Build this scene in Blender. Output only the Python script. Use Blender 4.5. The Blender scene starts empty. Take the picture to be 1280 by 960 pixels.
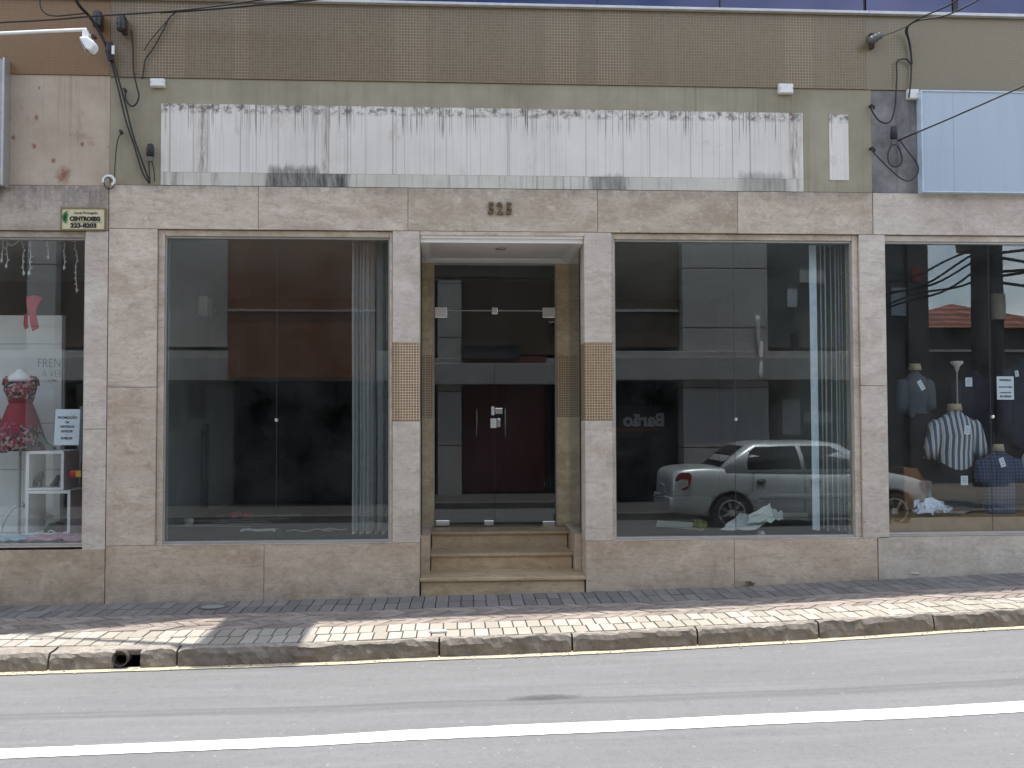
import bpy, bmesh, math, random
import mathutils
from mathutils import Vector, Matrix
random.seed(7)
R = math.radians
sc = bpy.context.scene
COL = sc.collection

# ------------------------------------------------------------------ camera model (facade = plane Y 0, street at -Y, rooms at +Y)
F_PX, YAW, PIT, ROLL = 1244.0, R(3.3876), R(1.9325), R(-0.1804)
CAM = Vector((0, -9.0, 1.6))
_f = Vector((math.sin(YAW)*math.cos(PIT), math.cos(YAW)*math.cos(PIT), math.sin(PIT)))
_r0 = Vector((math.cos(YAW), -math.sin(YAW), 0)); _u0 = _r0.cross(_f)
_r = math.cos(ROLL)*_r0 + math.sin(ROLL)*_u0
_u = -math.sin(ROLL)*_r0 + math.cos(ROLL)*_u0
def P(px, py, Y=0.0):
    d = _r*((px-640)/F_PX) + _u*((480-py)/F_PX) + _f
    return CAM + d*((Y-CAM.y)/d.y)
def M(px, py, Y):
    """a point at depth Y in the street (negative Y) whose image in the shop glass falls at that pixel"""
    p = P(px, py, 2*0.08 - Y); return Vector((p.x, Y, p.z))
def XZ(px, py, Y=0.0):
    p = P(px, py, Y); return (p.x, p.z)

# ------------------------------------------------------------------ helpers
def link(o, parent=None):
    COL.objects.link(o)
    if parent is not None: o.parent = parent
    return o
def wloc(o):
    v = Vector((0, 0, 0))
    while o is not None:
        v += o.location; o = o.parent
    return v
def tag(o, label=None, cat=None, group=None, kind=None):
    if label: o['label'] = label
    if cat: o['category'] = cat
    if group: o['group'] = group
    if kind: o['kind'] = kind
    return o
def thing(name, loc, label, cat, group=None):
    o = bpy.data.objects.new(name, None); o.empty_display_size = .1; o.location = loc
    link(o); return tag(o, label, cat, group)
class B:
    """collects shapes, given in world coordinates (or local ones with local=True at obj())"""
    def __init__(s): s.bm = bmesh.new()
    def box(s, x0, x1, y0, y1, z0, z1):
        v = [s.bm.verts.new((x, y, z)) for x in (x0, x1) for y in (y0, y1) for z in (z0, z1)]
        for a in ((0,1,3,2),(4,6,7,5),(0,4,5,1),(2,3,7,6),(0,2,6,4),(1,5,7,3)):
            s.bm.faces.new([v[i] for i in a])
        return s
    def obox(s, c, ex, ey, ez, sx, sy, sz):
        c = Vector(c); ex, ey, ez = Vector(ex), Vector(ey), Vector(ez)
        v = [s.bm.verts.new(c+ex*a*sx/2+ey*b*sy/2+ez*d*sz/2) for a in (-1,1) for b in (-1,1) for d in (-1,1)]
        for a in ((0,1,3,2),(4,6,7,5),(0,4,5,1),(2,3,7,6),(0,2,6,4),(1,5,7,3)):
            s.bm.faces.new([v[i] for i in a])
        return s
    def face(s, pts):
        s.bm.faces.new([s.bm.verts.new(p) for p in pts]); return s
    def prism(s, pts, d):
        """polygon pts (3D) pushed along d"""
        d = Vector(d); a = [s.bm.verts.new(p) for p in pts]; b = [s.bm.verts.new(Vector(p)+d) for p in pts]
        n = len(a)
        s.bm.faces.new(a[::-1]); s.bm.faces.new(b)
        for i in range(n): s.bm.faces.new((a[i], a[(i+1) % n], b[(i+1) % n], b[i]))
        return s
    def loft(s, rings, cap=True, closed=True):
        vs = [[s.bm.verts.new(p) for p in r] for r in rings]; n = len(vs[0])
        for a, b in zip(vs, vs[1:]):
            for i in range(n if closed else n-1):
                s.bm.faces.new((a[i], a[(i+1) % n], b[(i+1) % n], b[i]))
        if cap and closed:
            s.bm.faces.new(vs[0][::-1]); s.bm.faces.new(vs[-1])
        return s
    def tube(s, pts, r, n=8, cap=True):
        pts = [Vector(p) for p in pts]; rings = []; u = None
        for i, p in enumerate(pts):
            t = (pts[min(i+1, len(pts)-1)]-pts[max(i-1, 0)]).normalized()
            if u is None:
                u = t.orthogonal().normalized()
            u = (u - t*u.dot(t)).normalized(); w = t.cross(u)
            rr = r[i] if isinstance(r, (list, tuple)) else r
            rings.append([p+(u*math.cos(2*math.pi*k/n)+w*math.sin(2*math.pi*k/n))*rr for k in range(n)])
        return s.loft(rings, cap)
    def lathe(s, c, prof, n=16, axis='z', sx=1, sy=1):
        rings = []
        for (r, h) in prof:
            ring = []
            for k in range(n):
                a = 2*math.pi*k/n; p = (r*math.cos(a)*sx, r*math.sin(a)*sy, h)
                if axis == 'y': p = (p[0], -p[2], p[1])
                if axis == 'x': p = (p[2], p[0], p[1])
                ring.append(Vector(c)+Vector(p))
            rings.append(ring)
        return s.loft(rings)
def obj(name, b, mat, parent=None, smooth=False, bevel=0, sub=0, local=False, recalc=True):
    bm = b.bm if isinstance(b, B) else b
    if recalc: bmesh.ops.recalc_face_normals(bm, faces=bm.faces[:])
    if parent is not None and not local:
        bmesh.ops.translate(bm, verts=bm.verts[:], vec=-wloc(parent))
    if smooth:
        for f in bm.faces: f.smooth = True
    me = bpy.data.meshes.new(name); bm.to_mesh(me); bm.free()
    o = bpy.data.objects.new(name, me)
    for m in (mat if isinstance(mat, (list, tuple)) else [mat]): me.materials.append(m)
    link(o, parent)
    if bevel:
        md = o.modifiers.new('edge', 'BEVEL'); md.width = bevel; md.segments = 2; md.limit_method = 'ANGLE'
    if sub:
        md = o.modifiers.new('round', 'SUBSURF'); md.levels = sub; md.render_levels = sub
    return o
def struct(name, b, mat, **k):
    o = obj(name, b, mat, **k); o['kind'] = 'structure'; return o
def solo(name, b, mat, label, cat, group=None, loc=None, **k):
    """a thing that is one mesh; its origin goes to loc"""
    bm = b.bm
    if loc is not None:
        bmesh.ops.translate(bm, verts=bm.verts[:], vec=-Vector(loc))
    o = obj(name, b, mat, **k)
    if loc is not None: o.location = loc
    return tag(o, label, cat, group)
def text_bm(txt, size, origin, ex, ez, depth=.002, align='LEFT', shear=0, offset=0, sx=1.0, spacing=1.0):
    """writing as a B, laid along ex / ez from origin"""
    cu = bpy.data.curves.new('lettering', 'FONT'); cu.body = txt; cu.size = size; cu.extrude = depth/2
    cu.align_x = align; cu.shear = shear; cu.offset = offset; cu.space_character = spacing; cu.resolution_u = 3
    o = bpy.data.objects.new('lettering', cu); COL.objects.link(o)
    bpy.context.view_layer.update()
    me = bpy.data.meshes.new_from_object(o.evaluated_get(bpy.context.evaluated_depsgraph_get()))
    bpy.data.objects.remove(o); bpy.data.curves.remove(cu)
    b = B(); b.bm.from_mesh(me); bpy.data.meshes.remove(me)
    ex, ez = Vector(ex).normalized(), Vector(ez).normalized(); ey = ex.cross(ez)   # out of the page
    for v in b.bm.verts:
        v.co = Vector(origin)+ex*v.co.x*sx+ez*v.co.y+ey*v.co.z
    return b
def curve_pts(pts, n=6):
    """smooth a polyline (Catmull-Rom)"""
    pts = [Vector(p) for p in pts]
    if len(pts) < 3: return pts
    out = []
    for i in range(len(pts)-1):
        p0, p1, p2, p3 = pts[max(i-1, 0)], pts[i], pts[i+1], pts[min(i+2, len(pts)-1)]
        for k in range(n):
            t = k/n
            out.append(.5*((2*p1)+(p2-p0)*t+(2*p0-5*p1+4*p2-p3)*t*t+(3*p1-p0-3*p2+p3)*t*t*t))
    return out+[pts[-1]]

# ------------------------------------------------------------------ materials
def newmat(name):
    m = bpy.data.materials.new(name); m.use_nodes = True
    nt = m.node_tree; bs = nt.nodes['Principled BSDF']
    return m, nt, bs
class NT:
    def __init__(s, nt): s.nt = nt; s.tc = nt.nodes.new('ShaderNodeTexCoord').outputs['Object']
    def n(s, t, **k):
        o = s.nt.nodes.new(t)
        for a, v in k.items(): setattr(o, a, v)
        return o
    def L(s, a, b): s.nt.links.new(a, b)
    def val(s, sock, v):
        if hasattr(v, 'is_output'): s.L(v, sock)
        else: sock.default_value = v
    def vec(s, sx=1, sy=1, sz=1, off=(0, 0, 0)):
        m = s.n('ShaderNodeMapping'); s.L(s.tc, m.inputs[0]); m.inputs['Scale'].default_value = (sx, sy, sz); m.inputs['Location'].default_value = off
        return m.outputs[0]
    def noise(s, scale, detail=4, rough=.55, vec=None, dist=0):
        o = s.n('ShaderNodeTexNoise'); s.L(vec if vec is not None else s.tc, o.inputs['Vector'])
        o.inputs['Scale'].default_value = scale; o.inputs['Detail'].default_value = detail; o.inputs['Roughness'].default_value = rough
        o.inputs['Distortion'].default_value = dist
        return o.outputs['Fac']
    def ramp(s, fac, a, b, lo=0, hi=1):
        o = s.n('ShaderNodeMapRange'); s.L(fac, o.inputs[0]); o.clamp = True
        for i, v in zip((1, 2, 3, 4), (a, b, lo, hi)): o.inputs[i].default_value = v
        return o.outputs[0]
    def math(s, op, a, b=0.0):
        o = s.n('ShaderNodeMath', operation=op); s.val(o.inputs[0], a); s.val(o.inputs[1], b); return o.outputs[0]
    def mix(s, fac, a, b, mode='MIX'):
        o = s.n('ShaderNodeMix', data_type='RGBA', blend_type=mode)
        s.val(o.inputs[0], fac)
        for sock, v in ((o.inputs[6], a), (o.inputs[7], b)):
            if hasattr(v, 'is_output'): s.L(v, sock)
            else: sock.default_value = (*v, 1) if len(v) == 3 else v
        return o.outputs[2]
    def xyz(s):
        o = s.n('ShaderNodeSeparateXYZ'); s.L(s.tc, o.inputs[0]); return o.outputs
    def bump(s, h, strength=.3, dist=.01):
        o = s.n('ShaderNodeBump'); s.L(h, o.inputs['Height']); o.inputs['Strength'].default_value = strength; o.inputs['Distance'].default_value = dist
        return o.outputs[0]
def plain(name, col, rough=.6, metal=0, var=.12, scale=12, bump=0, coat=0):
    m, nt, bs = newmat(name); t = NT(nt)
    c = t.mix(t.ramp(t.noise(scale, 5), .3, .7), [v*(1-var) for v in col], [min(1, v*(1+var)) for v in col])
    t.L(c, bs.inputs['Base Color']); bs.inputs['Roughness'].default_value = rough; bs.inputs['Metallic'].default_value = metal
    if coat: bs.inputs['Coat Weight'].default_value = coat
    if bump: t.L(t.bump(t.noise(scale*4, 4), bump), bs.inputs['Normal'])
    return m
def travertine(name, lo, hi, dirt=(.10, .085, .07), dirt_amt=.55, spots=.5, splash=None, rough=.55, top=None):
    m, nt, bs = newmat(name); t = NT(nt)
    isl = t.n('ShaderNodeNewGeometry').outputs['Random Per Island']
    sh = t.n('ShaderNodeVectorMath', operation='ADD'); t.L(t.tc, sh.inputs[0])
    cx = t.n('ShaderNodeCombineXYZ'); t.L(t.math('MULTIPLY', isl, 37.0), cx.inputs[0]); t.L(t.math('MULTIPLY', isl, 11.0), cx.inputs[2]); t.L(cx.outputs[0], sh.inputs[1])
    local, t.tc = t.tc, sh.outputs[0]                  # every slab is cut from another place of the block
    v = t.vec(1, 1, 2.2)
    base = t.mix(t.ramp(t.noise(2.2, 7, .66, v, .4), .36, .64), lo, hi)
    base = t.mix(t.math('MULTIPLY', t.ramp(t.noise(.9, 5, .6, t.vec(1, 1, 1.3, (9, 1, 4)), .6), .42, .62), .5), base, [hi[0]*.98, hi[1]*.985, hi[2]*1.0])
    base = t.mix(t.math('MULTIPLY', t.ramp(t.noise(1.7, 6, .7, t.vec(1, 1, 1.6, (2, 8, 6)), .8), .48, .66), .55), base, [lo[0]*.82, lo[1]*.74, lo[2]*.64])
    tone = t.n('ShaderNodeMix', data_type='RGBA', blend_type='MULTIPLY'); tone.inputs[0].default_value = 1
    tv = t.ramp(isl, 0, 1, .82, 1.10); cc = t.n('ShaderNodeCombineColor'); t.L(tv, cc.inputs[0]); t.L(tv, cc.inputs[1]); t.L(t.ramp(isl, 0, 1, .76, 1.12), cc.inputs[2])
    t.L(base, tone.inputs[6]); t.L(cc.outputs[0], tone.inputs[7]); base = tone.outputs[2]
    vein = t.ramp(t.noise(9, 8, .7, t.vec(.6, .6, 3.0), 1.2), .52, .66)
    base = t.mix(t.math('MULTIPLY', vein, .5), base, [c*.66 for c in lo])
    pale = t.ramp(t.noise(5, 6, .65, t.vec(1, 1, 1.5, (7, 3, 1)), .8), .56, .70)
    base = t.mix(t.math('MULTIPLY', pale, .45), base, [min(1, c*1.22) for c in hi])
    pit = t.ramp(t.noise(26, 5, .7, t.vec(.7, .7, 1.6)), .60, .68)
    pitm = t.ramp(t.noise(2.5, 3, .5, t.vec(1, 1, 1, (4, 0, 9))), .5, .62)
    pf = t.math('MULTIPLY', t.math('MULTIPLY', pit, pitm), spots)
    base = t.mix(pf, base, dirt)
    grime = t.ramp(t.noise(1.3, 8, .7, t.vec(1.6, 1, .8, (2, 5, 3))), .55, .80)
    base = t.mix(t.math('MULTIPLY', grime, dirt_amt), base, dirt)
    base = t.mix(t.math('MULTIPLY', t.ramp(t.noise(15, 6, .75, t.vec(1, 1, 1.5, (6, 6, 1)), .8), .50, .66), .42), base, [v_*.62 for v in [0] for v_ in lo])
    base = t.mix(t.math('MULTIPLY', t.ramp(t.noise(21, 6, .75, t.vec(1, 1, 1.3, (1, 3, 8)), .6), .54, .66), .40), base, [min(1, hi[0]*1.16), min(1, hi[1]*1.13), min(1, hi[2]*1.08)])
    t.tc = local
    if top:          # black run-off under the ledge: (z of the ledge, depth, strength)
        dz = t.math('SUBTRACT', top[0], t.xyz()[2]); lv = t.math('MULTIPLY', t.noise(1, 5, .7, t.vec(7, 7, .6)), top[1]*2)
        mk = t.math('MULTIPLY', t.ramp(t.math('SUBTRACT', lv, dz), 0, top[1]*.9), t.ramp(t.noise(1, 6, .75, t.vec(13, 13, 5, (4, 2, 2))), .35, .62))
        base = t.mix(t.math('MULTIPLY', mk, top[2]), base, (.10, .088, .08))
    if splash:       # mud splashed on the foot of the wall
        z = t.xyz()[2]
        sp = t.math('MULTIPLY', t.ramp(z, splash[0], splash[1], 1, 0), t.ramp(t.noise(7, 7, .7), .35, .7))
        base = t.mix(t.math('MULTIPLY', sp, .6), base, (.16, .14, .125))
    t.L(base, bs.inputs['Base Color']); t.tc = sh.outputs[0]
    t.L(t.ramp(t.noise(3, 3), .3, .7, rough-.08, rough+.15), bs.inputs['Roughness'])
    h = t.math('SUBTRACT', t.noise(30, 6, .65, v), t.math('MULTIPLY', pit, .6))
    t.L(t.bump(h, .25, .006), bs.inputs['Normal'])
    return m
def mosaic(name, a, b, grout, size=.025, mortar=.0028, patch=None, var_scale=.9, streak=None, rough=.35):
    m, nt, bs = newmat(name); t = NT(nt)
    X = t.xyz(); u = t.math('ADD', X[0], X[1])
    cv = t.n('ShaderNodeCombineXYZ'); t.L(u, cv.inputs[0]); t.L(X[2], cv.inputs[1])
    br = t.n('ShaderNodeTexBrick'); t.L(cv.outputs[0], br.inputs['Vector'])
    br.offset = 0; br.squash = 1; br.inputs['Scale'].default_value = 1
    br.inputs['Brick Width'].default_value = size; br.inputs['Row Height'].default_value = size
    br.inputs['Mortar Size'].default_value = mortar; br.inputs['Mortar Smooth'].default_value = .2; br.inputs['Bias'].default_value = 0
    br.inputs['Color1'].default_value = (*a, 1); br.inputs['Color2'].default_value = (*b, 1)
    br.inputs['Mortar'].default_value = (*grout, 1)
    c = br.outputs['Color']
    big = t.ramp(t.noise(var_scale, 6, .6, t.vec(1, 1, .6)), .35, .68)
    c = t.mix(big, c, patch or [x*.8 for x in a], 'MIX') if False else t.mix(t.math('MULTIPLY', big, .45), c, patch or a, 'MIX')
    # sheets of tiles were set by hand: some lines of grout are wider and paler
    ln = t.ramp(t.noise(3.1, 1, 0, t.vec(1.0, 1.0, .02)), .60, .63)
    c = t.mix(t.math('MULTIPLY', t.math('MULTIPLY', br.outputs['Fac'], ln), .5), c, [min(1, g*1.5) for g in grout])
    if streak:
        st = t.ramp(t.noise(1, 5, .6, t.vec(9, 9, .5)), .52, .72)
        c = t.mix(t.math('MULTIPLY', st, .35), c, streak)
    t.L(c, bs.inputs['Base Color']); bs.inputs['Roughness'].default_value = rough
    t.L(t.bump(br.outputs['Fac'], -.25, .002), bs.inputs['Normal'])
    return m
def plaster(name, lo, hi, streak=(.10, .09, .07), amt=.5, rust=0, scale=1.4, drip_top=None, fine=30, soot=None):
    """old painted plaster with rain streaks; drip_top = (z where drips start, z where they have died out)"""
    m, nt, bs = newmat(name); t = NT(nt)
    c = t.mix(t.ramp(t.noise(scale, 7, .62), .32, .7), lo, hi)
    st = t.ramp(t.noise(1, 6, .62, t.vec(fine, fine, .55)), .50, .72)
    m2 = t.ramp(t.noise(1.1, 5, .6, t.vec(1, 1, 1, (3, 1, 5))), .35, .65)
    c = t.mix(t.math('MULTIPLY', t.math('MULTIPLY', st, m2), amt), c, streak)
    if drip_top:
        z = t.xyz()[2]
        lenv = t.noise(1, 4, .7, t.vec(30, 30, 0))
        big = t.noise(1, 4, .6, t.vec(1.7, 1.7, 0, (5, 0, 0)))
        reach = t.math('MULTIPLY', t.math('ADD', t.math('MULTIPLY', lenv, 1.5), t.math('MULTIPLY', big, 1.0)), drip_top[0]-drip_top[1])
        depth = t.math('SUBTRACT', drip_top[0]+.62*(drip_top[0]-drip_top[1]), z)
        gap = t.ramp(t.noise(1, 3, .65, t.vec(3.2, 3.2, 0, (2, 7, 0))), .42, .58)
        inside = t.math('MULTIPLY', t.ramp(t.math('SUBTRACT', reach, depth), -.02, .10), gap)
        thin = t.ramp(t.noise(1, 2, .5, t.vec(95, 95, .9, (1, 2, 3))), .57, .64)
        c = t.mix(t.math('MULTIPLY', t.math('MULTIPLY', inside, thin), .92), c, (.035, .032, .03))
        line = t.ramp(t.noise(1, 1, .5, t.vec(75, 75, .12, (8, 2, 1))), .62, .70)
        c = t.mix(t.math('MULTIPLY', line, .5), c, (.16, .14, .125))
        fr = t.ramp(z, drip_top[0]-.03, drip_top[0], 0, 1)
        c = t.mix(t.math('MULTIPLY', t.math('MULTIPLY', fr, t.ramp(t.noise(11, 5, .75), .46, .6)), .85), c, (.10, .075, .06))
        for (xc_, wd_) in ((-2.69, .045), (2.72, .05), (-1.6, .03)):      # rust run from an old fixing
            dx = t.math('ABSOLUTE', t.math('SUBTRACT', t.xyz()[0], xc_)); f_ = t.math('MULTIPLY', t.ramp(dx, wd_*.2, wd_*1.4, 1, 0), t.ramp(t.noise(1, 5, .75, t.vec(45, 45, 5)), .38, .62))
            c = t.mix(t.math('MULTIPLY', f_, .75), c, (.17, .115, .08))
    if rust:
        if isinstance(rust, (list, tuple)):
            rust, marks = rust
            for (x_, z_, r_) in marks:      # rusted fixings
                X = t.xyz(); dx, dz = t.math('SUBTRACT', X[0], x_), t.math('MULTIPLY', t.math('SUBTRACT', X[2], z_), .8)
                rr = t.math('ADD', t.math('SQRT', t.math('ADD', t.math('MULTIPLY', dx, dx), t.math('MULTIPLY', dz, dz))), t.math('MULTIPLY', t.math('SUBTRACT', t.noise(22, 6, .8), .5), r_*2.2))
                c = t.mix(t.math('MULTIPLY', t.ramp(rr, r_*.2, r_, 1, 0), .85), c, (.20, .075, .03))
        ru = t.ramp(t.noise(2.3, 8, .78, t.vec(1.4, 1.4, .9, (1.5, 2, 8))), .58, .70)
        c = t.mix(t.math('MULTIPLY', ru, rust), c, (.24, .12, .06))
    if soot:          # black mould grown where water stood: (x0, x1, z it climbs to)
        X = t.xyz()
        edge = t.math('MULTIPLY', t.math('SUBTRACT', t.noise(1, 4, .7, t.vec(16, 16, 2.5)), .5), .16)
        for (x0, x1, zt, am) in soot:
            dd = t.math('SUBTRACT', t.math('ABSOLUTE', t.math('SUBTRACT', X[0], (x0+x1)/2)), (x1-x0)/2)
            mk = t.ramp(t.math('ADD', dd, edge), -.03, .03, 1, 0)
            mk = t.math('MULTIPLY', mk, t.ramp(t.math('ADD', X[2], t.math('MULTIPLY', edge, 1.0)), zt-.03, zt+.02, 1, 0))
            mk = t.math('MULTIPLY', mk, t.ramp(t.noise(1, 5, .7, t.vec(30, 30, 5)), .30, .62, .45, 1))
            c = t.mix(t.math('MULTIPLY', mk, am), c, (.05, .045, .04))
    t.L(c, bs.inputs['Base Color']); bs.inputs['Roughness'].default_value = .85
    t.L(t.bump(t.noise(45, 6, .65), .2, .006), bs.inputs['Normal'])
    return m
def glass(name, tint=(.86, .9, .88), refl=.05):
    m = bpy.data.materials.new(name); m.use_nodes = True; nt = m.node_tree; nt.nodes.remove(nt.nodes['Principled BSDF']); t = NT(nt)
    out = nt.nodes['Material Output']
    tr = t.n('ShaderNodeBsdfTransparent'); tr.inputs[0].default_value = (*tint, 1)
    gl = t.n('ShaderNodeBsdfGlossy'); gl.inputs['Roughness'].default_value = 0.0; gl.inputs[0].default_value = (.95, .98, .98, 1)
    lw = t.n('ShaderNodeLayerWeight'); lw.inputs[0].default_value = .5
    f5 = t.math('POWER', lw.outputs['Facing'], 5.0)
    fac = t.math('ADD', t.math('MULTIPLY', f5, 1-refl), refl)
    mx = t.n('ShaderNodeMixShader'); t.L(fac, mx.inputs[0]); t.L(tr.outputs[0], mx.inputs[1]); t.L(gl.outputs[0], mx.inputs[2])
    # a thin film of street dust
    df = t.n('ShaderNodeBsdfDiffuse'); df.inputs[0].default_value = (.5, .5, .47, 1)
    m2 = t.n('ShaderNodeMixShader'); t.L(t.ramp(t.noise(2.5, 6, .65), .35, .8, .001, .026), m2.inputs[0]); t.L(mx.outputs[0], m2.inputs[1]); t.L(df.outputs[0], m2.inputs[2])
    t.L(m2.outputs[0], out.inputs[0])
    return m
def attr_mat(name, lo, hi, rough=.8, stain=(.12, .10, .09), bump=.3):
    """paving: one shade per stone from the mesh attribute 'shade'"""
    m, nt, bs = newmat(name); t = NT(nt)
    a = t.n('ShaderNodeAttribute', attribute_name='shade').outputs['Fac']
    c = t.mix(a, lo, hi)
    c = t.mix(t.math('MULTIPLY', t.ramp(t.noise(55, 4, .7), .4, .7), .25), c, [v*.6 for v in lo])
    c = t.mix(t.math('MULTIPLY', t.ramp(t.noise(1.7, 7, .65), .5, .75), .45), c, stain)
    t.L(c, bs.inputs['Base Color']); bs.inputs['Roughness'].default_value = rough
    t.L(t.bump(t.noise(120, 4, .7), bump, .004), bs.inputs['Normal'])
    return m

TRAV = travertine('travertine', (.435, .345, .26), (.63, .535, .43), splash=None, dirt_amt=.38, spots=.8, top=(3.685, .10, .45))
TRAV_PILLAR = travertine('travertine_pillar', (.47, .40, .33), (.625, .55, .465), dirt_amt=.25, spots=.9)
TRAV_PLINTH = travertine('travertine_plinth', (.42, .32, .225), (.595, .485, .365), dirt_amt=.40, splash=(0.0, .22))
TRAV_GREY = travertine('travertine_grey', (.455, .40, .325), (.60, .54, .45), dirt_amt=.4, spots=1.0, splash=(0.05, .2))
TRAV_LEFT = travertine('travertine_left', (.38, .31, .25), (.55, .475, .40), dirt_amt=.6, top=(3.675, .26, .85))
STEP = travertine('step_stone', (.38, .28, .16), (.53, .41, .26), dirt_amt=.35, rough=.35)
JAMB = travertine('jamb_stone', (.40, .30, .18), (.55, .44, .29), dirt_amt=.3, rough=.3)
JOINT = plain('joint_filler', (.10, .08, .065), .9)
MOSAIC_C = mosaic('mosaic_olive', (.178, .124, .062), (.138, .093, .043), (.265, .205, .128), .027, .0026, patch=(.165, .122, .062), streak=(.21, .185, .13))
MOSAIC_L = mosaic('mosaic_brown', (.205, .105, .034), (.17, .086, .027), (.23, .132, .052), .027, .0024, patch=(.185, .11, .045))
MOSAIC_R = mosaic('mosaic_dusty', (.20, .160, .092), (.182, .146, .084), (.225, .182, .11), .027, .002, patch=(.20, .164, .098))
MOSAIC_P = mosaic('mosaic_gold', (.25, .150, .062), (.13, .075, .030), (.52, .44, .33), .0245, .0032, patch=(.26, .165, .075), rough=.3)
PLASTER_C = plaster('plaster_olive', (.25, .220, .145), (.375, .333, .235), (.15, .125, .085), .55)
PLASTER_L = plaster('plaster_pink', (.345, .265, .19), (.51, .42, .325), (.20, .13, .085), .45, rust=(.7, [(x_+5.2, z_, r_) for (x_, z_, r_) in ((-3.46, 3.77, .075), (-3.7, 4.28, .03), (-3.72, 4.03, .028), (-3.55, 3.9, .025), (-3.3, 4.05, .02), (-3.68, 4.55, .015), (-3.9, 4.1, .02))]))
PLASTER_D = plaster('plaster_mould', (.10, .095, .09), (.30, .285, .27), (.03, .03, .03), .7, scale=4)
PAINT_W = plaster('white_paint_dripped', (.63, .585, .515), (.75, .70, .625), (.22, .175, .13), .32, drip_top=(4.36, 4.06), rust=.3, fine=64, soot=[(-2.10, -1.66, 3.87, .75), (.85, 1.12, 3.82, .6), (2.2, 2.62, 3.86, .5)])
PAINT_STRIP = plaster('white_paint_stained', (.50, .465, .39), (.64, .605, .52), (.07, .065, .055), .8, fine=26, scale=3, soot=[(-2.12, -1.40, 5, .95), (.80, 1.15, 5, .7), (2.2, 2.65, 5, .5), (-2.95, -2.9, 5, .7), (-2.6, -2.56, 5, .6)])
ALU = plain('aluminium', (.46, .45, .43), .38, .6, .06)
ALU_DULL = plain('dull_aluminium', (.40, .39, .37), .45, .5, .08)
CAPM = plain('parapet_metal', (.55, .54, .52), .5, .2, .1)
GLASS = glass('window_glass', (.90, .93, .92), .056)
GLASS_R = glass('display_glass', (.965, .98, .975), .066)
GLASS_D = glass('door_glass', (.82, .85, .84), .055)
GLASS_B = plain('blue_glazing', (.042, .047, .09), .06, .8, .15, 1.5)
CHROME = plain('chrome_fitting', (.72, .71, .69), .22, .85, .05)
BLACK = plain('black_rubber', (.018, .018, .018), .55)
CABLE = plain('cable_sheath', (.016, .015, .014), .6)
WHITE = plain('white_paint', (.82, .82, .80), .5, 0, .05)
WHITE_PL = plain('white_plastic', (.74, .72, .68), .45, 0, .04)
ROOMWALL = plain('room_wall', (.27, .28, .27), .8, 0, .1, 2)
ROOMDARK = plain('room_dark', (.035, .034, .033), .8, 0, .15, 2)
ROOMFLOOR = plain('room_floor', (.06, .054, .047), .5, 0, .3, 5)
CEIL = plain('ceiling_paint', (.86, .83, .79), .7, 0, .04, 3)

# ------------------------------------------------------------------ ground
BASE = [(-40, -.03), (-3.95, -.027), (-3.06, -.021), (-2.2, -.015), (-.76, -.003), (-.28, .010), (1.2, .026), (2.57, .054), (3.9, .103), (4.53, .120), (5.29, .150), (9, .28), (40, 1.0)]
def gz(x):
    for (a, za), (b, zb) in zip(BASE, BASE[1:]):
        if a <= x <= b: return za+(zb-za)*(x-a)/(b-a)
    return BASE[0][1] if x < BASE[0][0] else BASE[-1][1]
KH = .135
def ground_hit(px, py, dz):
    """world point where the pixel's ray meets the paving (dz below pavement level)"""
    lo, hi = -8.5, 0.0
    for _ in range(50):
        m = (lo+hi)/2; p = P(px, py, m)
        if p.z > gz(p.x)+dz: lo = m
        else: hi = m
    return P(px, py, (lo+hi)/2)
def line_y(pts, dz):
    w = [ground_hit(a, b, dz) for a, b in pts]
    w = [(p.x, p.y) for p in w]
    (xa, ya), (xb, yb), (xc, yc), (xd, yd) = w[0], w[1], w[-2], w[-1]
    sl, sr = (yb-ya)/(xb-xa), (yd-yc)/(xd-xc)
    avg = (w[-1][1]-w[0][1])/(w[-1][0]-w[0][0])
    w = [(-60, ya+avg*(-60-xa))]+w+[(70, yd+avg*(70-xd))]
    def fn(x):
        for (a, p), (b, q) in zip(w, w[1:]):
            if a <= x <= b: return p+(q-p)*(x-a)/(b-a)
        return w[0][1] if x < w[0][0] else w[-1][1]
    return fn
kerb_foot = line_y([(0, 841), (320, 831), (640, 819), (960, 803), (1280, 783)], -KH)
kerb_back = line_y([(0, 808), (320, 804), (640, 793), (960, 777), (1280, 759)], 0)
line_top = line_y([(0, 937), (320, 924), (640, 907), (960, 893), (1280, 877)], -KH)
line_bot = line_y([(0, 949), (320, 936), (640, 920.5), (960, 906), (1280, 890.5)], -KH)
tyre_y = line_y([(0, 896), (320, 888), (640, 877), (960, 866), (1280, 851)], -KH)
shade_dbg = [tuple(round(v, 2) for v in ground_hit(a, b, 0)) for a, b in ((610, 770), (1280, 739), (860, 763), (298, 765), (290, 797), (405, 775), (403, 800), (65, 783), (100, 783), (0, 782))]
print('kerb foot', [round(kerb_foot(x), 2) for x in (-4, -2, 0, 2, 4, 6)], 'back', [round(kerb_back(x), 2) for x in (-4, -2, 0, 2, 4, 6)])
print('line', [round(line_top(x), 2) for x in (-4, 0, 4)], [round(line_bot(x), 2) for x in (-4, 0, 4)], shade_dbg)

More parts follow.
